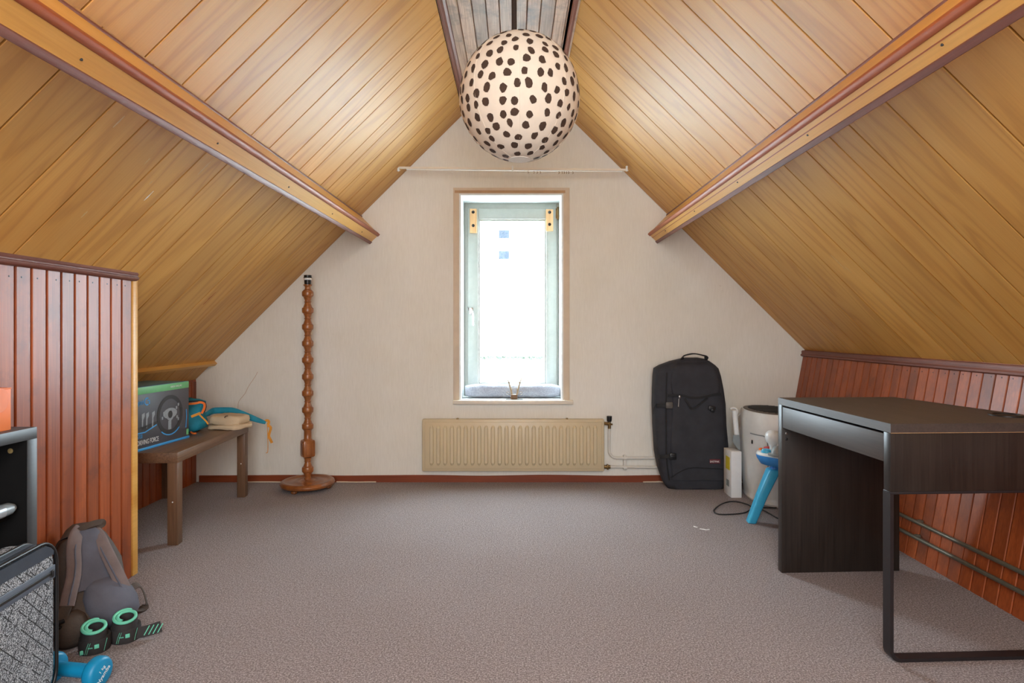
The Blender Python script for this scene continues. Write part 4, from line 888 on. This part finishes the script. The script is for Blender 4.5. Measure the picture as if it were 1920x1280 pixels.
# ------------------------------------------------------------------ toddler activity table
at = thing('activity_table', 'blue and white toddler activity table with splayed leg beside the desk', 'toy', (1.53, 3.27, 0))
AC = Vector((1.535, 3.255, 0)); Ra = Matrix.Rotation(math.radians(38), 3, 'Z')
def deck(z, s_): return [AC + Ra @ Vector((x * s_, y * s_, 0)) + Vector((0, 0, z)) for x, y in rrect(0.36, 0.36, 0.07, 6)]
m = MB(); m.loft([deck(0.318, 0.84), deck(0.322, 0.9), deck(0.352, 0.985), deck(0.366, 1.0), deck(0.372, 1.0)]); m.build('deck', M_toydeep, at, smooth=50)
m = MB(); m.loft([deck(0.371, 1.0), deck(0.376, 1.005), deck(0.384, 0.985), deck(0.387, 0.93)]); m.build('play_top', M_toywhite, at, smooth=50)
foot0 = G(1408.5, 979)
for k in range(4):
    ang = math.atan2(foot0.y - AC.y, foot0.x - AC.x) + k * PI / 2
    dv = Vector((math.cos(ang), math.sin(ang), 0)); sd = Vector((-dv.y, dv.x, 0)); R0 = (foot0 - AC).length
    if k: R0 = min(R0, 0.24)
    m = MB(); rings = []
    for z, rr_, hw in ((0.0, R0, 0.026), (0.004, R0, 0.03), (0.15, R0 - 0.055, 0.034), (0.29, R0 - 0.115, 0.04), (0.296, R0 - 0.117, 0.034)):
        rings.append([AC + dv * (rr_ + y) + sd * x + Vector((0, 0, z)) for x, y in rrect(2 * hw, hw * 1.5, 0.012, 3)])
    m.loft(rings); lg = m.build('leg', M_toyblue, at, smooth=50)
    m = MB(); m.loft([[AC + dv * (R0 - 0.117 - o_ + y) + sd * x + Vector((0, 0, z)) for x, y in rrect(0.058, 0.04, 0.012, 3)] for z, o_ in ((0.29, 0), (0.326, 0.018))]); m.build('leg_socket', M_toydeep, lg, smooth=50)
def toy(px_, py_, Y, name, mat, fn):
    p = P(px_, py_, Y); p.z = 0.386; m = MB(); fn(m, p); m.build(name, mat, at)
toy(1449, 850, 3.24, 'white_knob', M_toywhite, lambda m, p: m.lathe([(0.016, 0.0), (0.016, 0.03), (0.02, 0.045), (0.034, 0.062), (0.040, 0.085), (0.036, 0.105), (0.022, 0.118), (0.002, 0.122)], 20, Matrix.Translation(p)))
toy(1437, 843, 3.25, 'turquoise_button', M_toyblue, lambda m, p: m.lathe([(0.026, 0.0), (0.026, 0.01), (0.022, 0.018), (0.01, 0.02)], 20, Matrix.Translation(p)))
toy(1440, 838, 3.33, 'red_button', M_red2, lambda m, p: m.box(p + Vector((0, 0, 0.008)), (0.05, 0.03, 0.018), Ra, 0.006))
toy(1427, 838, 3.32, 'orange_button', M_oweb, lambda m, p: m.box(p + Vector((0, 0, 0.005)), (0.024, 0.018, 0.012), Ra, 0.004))
toy(1458, 852, 3.17, 'grey_dome', M_greyp, lambda m, p: m.lathe([(0.048, 0.0), (0.048, 0.008), (0.034, 0.012), (0.03, 0.03), (0.02, 0.045), (0.004, 0.05)], 22, Matrix.Translation(p)))

cb = MB(); pts = [(1456, 953), (1426, 953), (1415, 955), (1402, 947), (1381, 941.5), (1365, 942), (1351, 947), (1339, 957.5), (1345, 964.5), (1367, 965.5), (1395.5, 962.5), (1412, 957), (1428, 958), (1443, 964), (1457, 972), (1470, 975)]
path = [G(x, y) + Vector((0, 0, 0.0045)) for x, y in pts]; path[11].z = 0.0125; path[12].z = 0.009; path[2].z = 0.004
tag(cb.tube(spline(path, 6), 0.0035, 8).build('power_cord', M_black, smooth=60), 'black power cord looped on the carpet before the air purifier', 'cord')

# ------------------------------------------------------------------ sill objects
cu = MB(); YQ = 4.30; a = P(871.5, 747, YQ); b = P(1052, 719.5, YQ); zc_ = (WZ0 + b.z) / 2 + 0.001; hz = (b.z - WZ0) / 2 - 0.001
rings = []
xs = [a.x + 0.006 + (b.x - a.x - 0.012) * k / 40 for k in range(41)]
for i, x in enumerate(xs):
    e = min(1.0, 0.72 + 0.28 * math.sin(PI * min(i, 40 - i) / 12 if min(i, 40 - i) < 6 else PI / 2)); rings.append([Vector((x, YQ + v.x, zc_ + v.y)) for v in superell(0, 0, 0, 0.06 * e, hz * e, 3.0, 24)])
cu.loft(rings); cu.jitter(0.004, 20, 6)
for v in cu.v: v.z = max(v.z, WZ0 + 0.002)
tag(cu.build('draught_cushion', M_towel, smooth=80), 'grey fleece draught cushion filling the foot of the window recess', 'cushion')
an = thing('antler_ornament', 'small antler candle ornament standing on the window sill', 'ornament', (P(964.5, 0, 4.18).x, 4.18, WZ0))
ax, ay, az = an.location
MB().lathe([(0.062, 0.0005), (0.064, 0.003), (0.05, 0.004), (0.01, 0.0045)], 28, Matrix.Translation((ax, ay, az)) @ Matrix.Diagonal((1, 0.5, 1, 1))).build('plate', M_chrome, an)
MB().box((ax - 0.002, ay, az + 0.02), (0.046, 0.03, 0.032), bev=0.004).build('block', M_grain, an)
for sg in (-1, 1):
    o0 = Vector((ax + sg * 0.018, ay, az + 0.034))
    m = MB(); m.tube(spline([o0, o0 + Vector((sg * 0.006, 0, 0.03)), o0 + Vector((sg * 0.016, 0, 0.07)), o0 + Vector((sg * 0.03, -0.004, 0.11)), o0 + Vector((sg * 0.034, -0.004, 0.145))], 4), 0.0072, 8, scale=[1 - 0.6 * i / 16 for i in range(17)])
    m.tube(spline([o0 + Vector((sg * 0.018, 0, 0.075)), o0 + Vector((sg * 0.012, 0.004, 0.1)), o0 + Vector((sg * 0.011, 0.004, 0.118))], 3), 0.004, 6, scale=[1, .9, .8, .7, .6, .5, .4])
    m.tube([o0 + Vector((sg * 0.004, 0, 0.02)), o0 + Vector((-sg * 0.004, -0.006, 0.05))], 0.004, 6, scale=[1, .3]); m.build('antler', M_antler, an)
    m = MB(); m.tube(spline([o0 + Vector((0, 0, 0.004)), o0 + Vector((sg * 0.02, -0.004, 0.0)), o0 + Vector((sg * 0.036, -0.004, 0.008)), o0 + Vector((sg * 0.03, -0.004, 0.02)), o0 + Vector((sg * 0.018, -0.004, 0.014))], 4), 0.002, 6); m.build('wire_curl', M_chrome, an)

# ------------------------------------------------------------------ black shelf on the left with orange box and silver case
XS, YS, ZS = -1.42, 1.80, 0.757
sh = thing('shelf_unit', 'black open shelf unit against the left plank wall', 'shelf', (-1.52, 1.4, 0))
X0 = XC + 0.004
MB().box2((X0, 0.90, ZS - 0.034), (XS, YS, ZS), 0.001).build('top_board', M_shelfw, sh)
ZM = P(0, 962, 1.72).z - 0.012
sp_ = MB().box2((X0, YS - 0.036, 0.0), (XS - 0.002, YS, ZS - 0.034)).build('side_board', M_innershade, sh)
MB().box2((XS - 0.002, YS - 0.036, 0.0), (XS, YS, ZS - 0.034), 0.0005).build('edge_strip', M_shelfw, sp_)
sq_ = MB().box2((X0, 0.90, 0.0), (XS - 0.002, 0.936, ZS - 0.034)).build('side_board', M_innershade, sh)
MB().box2((XS - 0.002, 0.90, 0.0), (XS, 0.936, ZS - 0.034), 0.0005).build('edge_strip', M_shelfw, sq_)
MB().box2((X0, 0.936, 0.0), (XS, YS - 0.036, 0.036), 0.001).build('bottom_board', M_innershade, sh)
MB().box2((X0 + 0.006, 0.936, ZM - 0.018), (XS - 0.05, YS - 0.036, ZM - 0.001), 0.001).build('shelf_board', M_innershade, sh)
MB().box2((X0, 0.936, 0.036), (X0 + 0.006, YS - 0.036, ZS - 0.034)).build('back_board', M_innershade, sh)
q = PL(20, 845, (0, YS - 0.036, 0), Vector((0, -1, 0)))
MB().lathe([(0.0075, 0), (0.0075, 0.002), (0.004, 0.003)], 16, Matrix.Translation((max(q.x, X0 + 0.03), YS - 0.036, q.z)) @ Matrix.Rotation(PI / 2, 4, 'X')).build('cam_cover', M_gold, sp_)
sc_ = thing('silver_case', 'silver grey flat case with rounded end lying in the black shelf', 'case', (-1.47, 1.5, ZM))
p1 = Vector((-1.452, 1.705, ZM + 0.02)); p2 = Vector((-1.43, 1.0, ZM + 0.02))
m = MB(); m.sweep([p1 + (p2 - p1) * (k / 8) for k in range(9)], [(0.022 * math.copysign(abs(math.cos(2 * PI * k / 16)) ** .7, math.cos(2 * PI * k / 16)), 0.0175 * math.copysign(abs(math.sin(2 * PI * k / 16)) ** .7, math.sin(2 * PI * k / 16))) for k in range(16)], Vector((0, 0, 1))); m.build('rim', M_silver, sc_)
m = MB(); m.sweep([p1 + Vector((0.001, 0.045, 0)), p1 + Vector((0, 0.03, 0)), p1 + Vector((0, -0.002, 0))], [(0.021 * math.cos(2 * PI * k / 16), 0.0185 * math.sin(2 * PI * k / 16)) for k in range(16)], Vector((0, 0, 1)), scale=[0.6, 0.95, 1.0]); m.build('end_cap', M_greyp, sc_)
m = MB(); m.box2((-1.585, 1.0, ZM), (-1.46, 1.69, ZM + 0.018), 0.004); m.build('body', M_greyp, sc_)
m = MB(); m.box2((-1.52, 1.58, ZM + 0.016), (-1.476, 1.64, ZM + 0.026), 0.003); m.build('clasp', M_chrome, sc_)
ob = thing('orange_box', 'bright orange plastic file box with pale flap on top of the black shelf', 'box', (-1.47, 1.5, ZS))
yo = 1.745; XO = (21 - CX) / F * yo
zt2 = P(0, 728, yo).z
MB().box2((XO - 0.11, yo - 0.34, ZS), (XO, yo, zt2), 0.002).build('body', M_orange, ob)
m = MB(); m.prism([(x, y) for x, y in rrect(0.16, 0.07, 0.03, 5)], 0.0, 0.0015, Matrix.Translation((XO + 0.0005, yo - 0.012 - 0.08, zt2 - 0.03)) @ Matrix(((0, 0, 1, 0), (1, 0, 0, 0), (0, 1, 0, 0), (0, 0, 0, 1)))); m.build('flap', M_orangel, ob)
MB().box2((XO - 0.11, yo - 0.34, zt2 - 0.001), (XO + 0.001, yo + 0.0005, zt2 + 0.003), 0.001).build('lid', M_orange, ob)

# ------------------------------------------------------------------ tweed suitcase
sa = math.atan2(0.119, 0.993)
su = thing('suitcase', 'black and white tweed suitcase with black trim at the left edge', 'luggage', (-1.29, 1.70, 0), sa)
SL_, SH0, SH1, SD = 0.62, 0.03, 0.462, 0.10
def out2(sh, x, n=7): return [Vector((x, -SL_ / 2 + a_, (SH0 + SH1) / 2 + b_)) for a_, b_ in rrect(SL_ - 2 * sh, SH1 - SH0 - 2 * sh, 0.07 - sh, n)]
def sbuild(m, name, mat, smooth=50, par=None): return m.build(name, mat, par or su, world=False, smooth=smooth)
m = MB(); m.loft([out2(0.012, -SD), out2(0.002, -SD + 0.008), out2(0.0, -SD + 0.02), out2(0.0, -0.006)]); sbuild(m, 'body', M_tweed)
m = MB(); m.loft([out2(0.004, -0.008), out2(0.006, -0.001), out2(0.02, 0.004), out2(0.05, 0.006)]); ff = sbuild(m, 'front_panel', M_tweed, 60)
zl = 0.422     # leatherette band across the head of the front
pp = [p for p in out2(0.005, 0) if p.z > zl]; poly = [(p.y, p.z) for p in pp] 
poly.sort(key=lambda t_: t_[0])
poly = [(poly[0][0] - 0.0, zl)] + poly + [(poly[-1][0], zl)]
m = MB(); m.prism(poly, 0.0, 0.0075, Matrix(((0, 0, 1, 0), (1, 0, 0, 0), (0, 1, 0, 0), (0, 0, 0, 1)))); sbuild(m, 'leather_band', M_leather, 60)
m = MB(); m.box2((0.004, -SL_ + 0.012, 0.356), (0.0075, -0.012, 0.392), 0.002); zp = sbuild(m, 'front_zip', M_zip)
m = MB(); m.box2((0.007, -SL_ + 0.02, 0.369), (0.0095, -0.018, 0.378), 0.001); sbuild(m, 'zip_teeth', M_black, 50, zp)
m = MB(); m.box2((0.0085, -0.032, 0.362), (0.012, -0.022, 0.382), 0.002); sbuild(m, 'zip_end', M_black, 50, zp)
for x in (0.002, -0.045):
    m = MB(); m.tube(out2(-0.002, x), 0.0048, 8, closed=True); sbuild(m, 'piping', M_black, 60)
m = MB(); m.loft([out2(-0.0012, -0.040), out2(-0.0012, -0.006)], cap=False); sbuild(m, 'edge_band', M_leather, 50)
m = MB(); m.loft([out2(-0.0024, -0.028), out2(-0.0024, -0.020)], cap=False); sbuild(m, 'edge_zip', M_zip, 50)
for y_ in (-0.08, -SL_ + 0.08):
    m = MB(); m.box2((-SD + 0.01, y_ - 0.03, 0.0), (-0.012, y_ + 0.03, 0.032), 0.006); sbuild(m, 'foot', M_black)

# ------------------------------------------------------------------ grey backpack leaning on the plank wall
bk0 = Vector((-1.462, 2.125, 0)); r_v = Vector((0.53, 0.848, 0)); f_v = Vector((0.848, -0.53, 0)); uz = Vector((0, 0, 1))
bk = thing('backpack', 'dark grey backpack slumped against the left plank wall, straps forward', 'bag', tuple(bk0))
def L(r_, f_, z): return bk0 + r_v * r_ + f_v * f_ + uz * z
secs = [(0.002, 0, -0.01, .115, .062), (0.02, -0.012, -0.008, .120, .078), (0.06, -0.012, -0.012, .124, .082), (0.11, -0.01, -0.028, .118, .074), (0.16, -0.008, -0.05, .108, .066), (0.21, -0.004, -0.075, .106, .055), (0.26, -0.004, -0.092, .09, .045), (0.30, -0.004, -0.104, .072, .036), (0.33, -0.004, -0.112, .05, .026), (0.345, -0.004, -0.116, .028, .014)]
m = MB(); m.loft([[L(v.x, v.y, z) for v in superell(rc, fc, 0, a_, b_, 2.7, 36)] for z, rc, fc, a_, b_ in secs]); m.jitter(0.006, 11, 5)
for v in m.v: v.z = max(v.z, 0.001); v.x = max(v.x, XC + 0.002)
m.build('body', M_browncloth, bk, smooth=80)
m = MB(); sec2 = [(0.155, 0.0, .085, .02, 0.008), (0.2, 0.0, .07, .02, -0.016), (0.25, 0.0, .06, .018, -0.042), (0.30, 0.0, .046, .016, -0.064), (0.33, -0.002, .03, .012, -0.082)]
m.loft([[L(v.x, v.y, z) for v in superell(rc, fc, 0, a_, b_, 3.0, 24)] for z, rc, a_, b_, fc in sec2]); m.jitter(0.003, 14, 2); m.build('back_pad', M_bluecloth, bk, smooth=80)
m = MB(); sec3 = [(0.02, 0.03, .072, .05, 0.035), (0.05, 0.03, .083, .058, 0.04), (0.09, 0.024, .085, .05, 0.038), (0.125, 0.016, .078, .04, 0.03), (0.16, 0.008, .056, .025, 0.018), (0.175, 0.006, .033, .012, 0.01)]
m.loft([[L(v.x, v.y, z) for v in superell(rc, fc, 0, a_, b_, 2.4, 30)] for z, rc, a_, b_, fc in sec3]); m.jitter(0.004, 12, 7); m.build('lumbar_bulge', M_bluecloth, bk, smooth=80)
m = MB(); sec4 = [(0.002, -0.1, .04, .035, 0.05), (0.02, -0.1, .052, .045, 0.05), (0.06, -0.1, .052, .044, 0.048), (0.09, -0.1, .04, .034, 0.042), (0.105, -0.1, .02, .016, 0.038)]
m.loft([[L(v.x, v.y, z) for v in superell(rc, fc, 0, a_, b_, 2.4, 24)] for z, rc, a_, b_, fc in sec4]); m.jitter(0.005, 16, 4)
for v in m.v: v.z = max(v.z, 0.001)
m.build('side_pocket', M_browncloth, bk, smooth=80)
def bkp(px_, py_, f_): return PL(px_, py_, L(0, f_, 0), f_v)
def strap(pts, wd_, th_, name, mat, par=None, n=5):
    pth = spline([bkp(*p) for p in pts], n); m = MB(); m.sweep(pth, [(wd_ / 2 * math.copysign(abs(math.cos(2 * PI * k / 12)) ** .6, math.cos(2 * PI * k / 12)), th_ / 2 * math.copysign(abs(math.sin(2 * PI * k / 12)) ** .8, math.sin(2 * PI * k / 12))) for k in range(12)], f_v + uz * 0.35); return m.build(name, mat, par or bk, smooth=60)
sl = strap([(150, 992, -0.10), (142, 1005, -0.062), (138, 1030, -0.03), (139, 1060, -0.004), (137, 1085, 0.02), (131, 1110, 0.042), (125, 1136, 0.056)], 0.046, 0.014, 'shoulder_strap', M_greycloth)
strap([(146, 1000, -0.072), (141, 1030, -0.021), (142, 1060, 0.006), (139, 1085, 0.03), (133, 1110, 0.052), (128, 1134, 0.065)], 0.005, 0.005, 'strap_seam', M_bluecloth, sl)
st = strap([(125, 1134, 0.056), (119, 1150, 0.06), (113, 1166, 0.062)], 0.036, 0.006, 'strap_webbing', M_browncloth)
m = MB(); c0 = bkp(111, 1167, 0.066); Rb = Matrix((r_v, f_v, uz)).transposed(); m.box(c0, (0.03, 0.012, 0.012), Rb, 0.003); m.box(c0 + Vector((0, 0, -0.016)), (0.032, 0.012, 0.01), Rb, 0.003); m.build('strap_buckle', M_black, st)
sr = strap([(172, 991, -0.10), (184, 1004, -0.06), (197, 1030, -0.03), (211, 1058, 0.01), (224, 1085, 0.036), (235, 1108, 0.05)], 0.046, 0.014, 'shoulder_strap', M_greycloth)
strap([(175, 1000, -0.07), (192, 1034, -0.021), (206, 1060, 0.019), (220, 1086, 0.045), (231, 1104, 0.058)], 0.005, 0.005, 'strap_seam', M_bluecloth, sr)
m = MB(); m.ribbon(spline([bkp(232, 1108, 0.015), bkp(246, 1102, 0.0), bkp(258, 1096, -0.01), bkp(267, 1105, -0.01), bkp(273, 1122, -0.004), bkp(274, 1134, 0.0), bkp(266, 1141, 0.004), bkp(252, 1142, 0.01), bkp(240, 1138, 0.02)], 5), 0.026, 0.003, [None] * 0 or (f_v * 0.3 + r_v * 0.6 + uz * 0.7)); m.build('webbing_loop', M_browncloth, bk)
m = MB(); m.ribbon(spline([bkp(146, 996, -0.085), bkp(158, 988, -0.08), bkp(172, 982, -0.08), bkp(188, 978, -0.082), bkp(193, 979, -0.085), bkp(191, 984, -0.088), bkp(178, 988, -0.092), bkp(160, 993, -0.1)], 4), 0.02, 0.003, f_v + uz * 0.2); m.build('grab_handle', M_browncloth, bk)
m = MB(); m.tube(spline([bkp(132, 1006, -0.085), bkp(110, 1016, -0.07), bkp(101, 1045, -0.05), bkp(99, 1085, -0.03), bkp(104, 1130, 0.0), bkp(108, 1160, 0.03)], 6), 0.003, 6); m.build('piping', M_black, bk)

# ------------------------------------------------------------------ ankle weights
def ankle(cx_, cy_, rz, label, tail):
    o = thing('ankle_weight', label, 'ankle weight', (cx_, cy_, 0), rz, 'rolled ankle weights')
    Mo = wm(o); RR = 0.0345
    def sp(t, r_): return Vector((r_ * math.cos(t), r_ * math.sin(t), 0))
    th = [0.2 * k for k in range(0, 46)]
    cd_ = Vector((-cx_, -cy_, 0)).normalized(); Mt = Matrix.Translation((cx_, cy_, 0.03)) @ Matrix.Rotation(math.radians(16), 4, Vector((-cd_.y, cd_.x, 0))) @ Matrix.Translation((-cx_, -cy_, -0.03))
    rad = lambda t_: RR - 0.0105 * max(0.0, t_ - 1.0) / (2 * PI)
    pth = [Mt @ Mo @ (sp(t_, rad(t_)) + Vector((0, 0, 0.055))) for t_ in th]
    m = MB(); m.sweep(pth, [(-0.0045, -0.022), (0.0045, -0.022), (0.0065, 0.0), (0.0045, 0.028), (-0.0045, 0.028)], uz); m.build('padded_roll', M_darkneo, o, smooth=50)
    pth = [Mt @ Mo @ (sp(t_, rad(t_) + 0.0005) + Vector((0, 0, 0.083))) for t_ in th]
    tail_in = [Mt @ Mo @ (sp(-0.55, RR + 0.005) + Vector((0, 0, 0.04))), Mt @ Mo @ (sp(-0.4, RR + 0.006) + Vector((0, 0, 0.068))), Mt @ Mo @ (sp(-0.2, RR + 0.003) + Vector((0, 0, 0.08)))]
    m = MB(); m.tube(tail_in + pth, 0.0052, 8); m.build('mint_edge', M_mint, o, smooth=60)
    wr_ = [Mo @ (sp(0.15 * k, RR + 0.0052) + Vector((0, 0, 0.0235))) for k in range(43)]
    m = MB(); m.sweep(wr_, [(-0.004, -0.0225), (0.004, -0.0225), (0.006, 0.0), (0.004, 0.0225), (-0.004, 0.0225)], uz); wrap = m.build('weighted_wrap', M_darkneo, o, smooth=50)
    inv = Mo.to_3x3().inverted(); camdir = inv @ Vector((-cx_, -cy_, 0)); a0 = math.atan2(camdir.y, camdir.x)
    def onw(da, z, off=0.0118): return Mo @ (sp(a0 + da, RR + off) + Vector((0, 0, z)))
    m = MB(); tt = (Mo.to_3x3() @ sp(a0 + 0.1, 1)); Rt = Matrix((Vector((-tt.y, tt.x, 0)), tt, uz)).transposed(); m.box(onw(0.1, 0.028), (0.013, 0.003, 0.013), Rt, 0.0012); m.build('mint_badge', M_mint, wrap)
    for d1 in (-0.62, -0.5, 0.55): MB().ribbon([onw(d1, 0.006), onw(d1 + 0.1, 0.024), onw(d1 + 0.24, 0.042)], 0.001, 0.001, tt).build('mint_stripe', M_mint, wrap)
    for d1 in (-0.18, -0.28, -0.38): MB().box(onw(d1, 0.026), (0.003, 0.003, 0.003), Rt).build('mint_dot', M_mint, wrap)
    if tail:
        d0 = Mo @ (sp(a0 + 0.8, RR + 0.008) + Vector((0, 0, 0.024))); dirn = (Vector((0.92, 0.40, 0)))
        m = MB(); m.ribbon(spline([d0, d0 + dirn * 0.02, d0 + dirn * 0.05 + uz * 0.004, d0 + dirn * 0.072 + uz * 0.008], 3), 0.036, 0.004, Vector((0.4, -0.92, 0.1))); tl = m.build('strap_tail', M_darkneo, o)
        for k in range(4):
            m = MB(); q = d0 + dirn * (0.03 + 0.013 * k) + Vector((0.0012, -0.0028, 0.004)); m.ribbon([q + dirn * -0.008 - uz * 0.015, q + dirn * 0.008 + uz * 0.015], 0.003, 0.001, Vector((0.4, -0.92, 0.0))); m.build('mint_stripe', M_mint, tl)
    else:
        m = MB(); q = onw(-0.85, 0.012); m.box(q, (0.011, 0.005, 0.014), Rt, 0.002); m.build('mint_tag', M_mint, wrap)
    return o
g1 = G(178, 1217); g2 = G(236, 1197)
ankle(g1.x, g1.y, 2.2, 'rolled charcoal ankle weight with mint edge, directly behind the blue dumbbell', False)
ankle(g2.x, g2.y, 2.0, 'rolled charcoal ankle weight with striped strap tail sticking out', True)

# ------------------------------------------------------------------ dumbbell
e1 = Vector((-1.372, 1.795, 0.0435)); e2 = Vector((-1.222, 1.772, 0.0435))
db_ = thing('dumbbell', 'turquoise blue dumbbell lying on the carpet beside the tweed suitcase', 'dumbbell', ((e1.x + e2.x) / 2, (e1.y + e2.y) / 2, 0))
axd = (e2 - e1).normalized(); Mq = axd.to_track_quat('Z', 'Y').to_matrix().to_4x4()
def hexprof(w_): return [(0.018, -w_), (0.034, -w_), (0.040, -w_ + 0.004), (0.0435, -w_ + 0.011), (0.0435, w_ - 0.011), (0.040, w_ - 0.004), (0.034, w_), (0.0, w_)]
for e in (e1, e2):
    M = Matrix.Translation(e) @ Mq
    MB().lathe(hexprof(0.019), 40, M).build('weight_head', M_blueneo, db_, smooth=35)
MB().tube([e1, e2], 0.0195, 20).build('grip', M_blueneo, db_)
fc_ = e2 + axd * 0.0195; rr_ = (Vector((0.1, 0.9, 0.72))); rr_ = (rr_ - axd * rr_.dot(axd)).normalized(); up_ = axd.cross(rr_)
m = MB()
text('lettering', 'Nyamba', 0.017, M_printw, fc_ - rr_ * 0.03 - up_ * 0.012, rr_, up_, db_, sx=0.95)
text('lettering', '1 kg', 0.014, M_printw, fc_ - rr_ * 0.008 + up_ * 0.006, rr_, up_, db_)
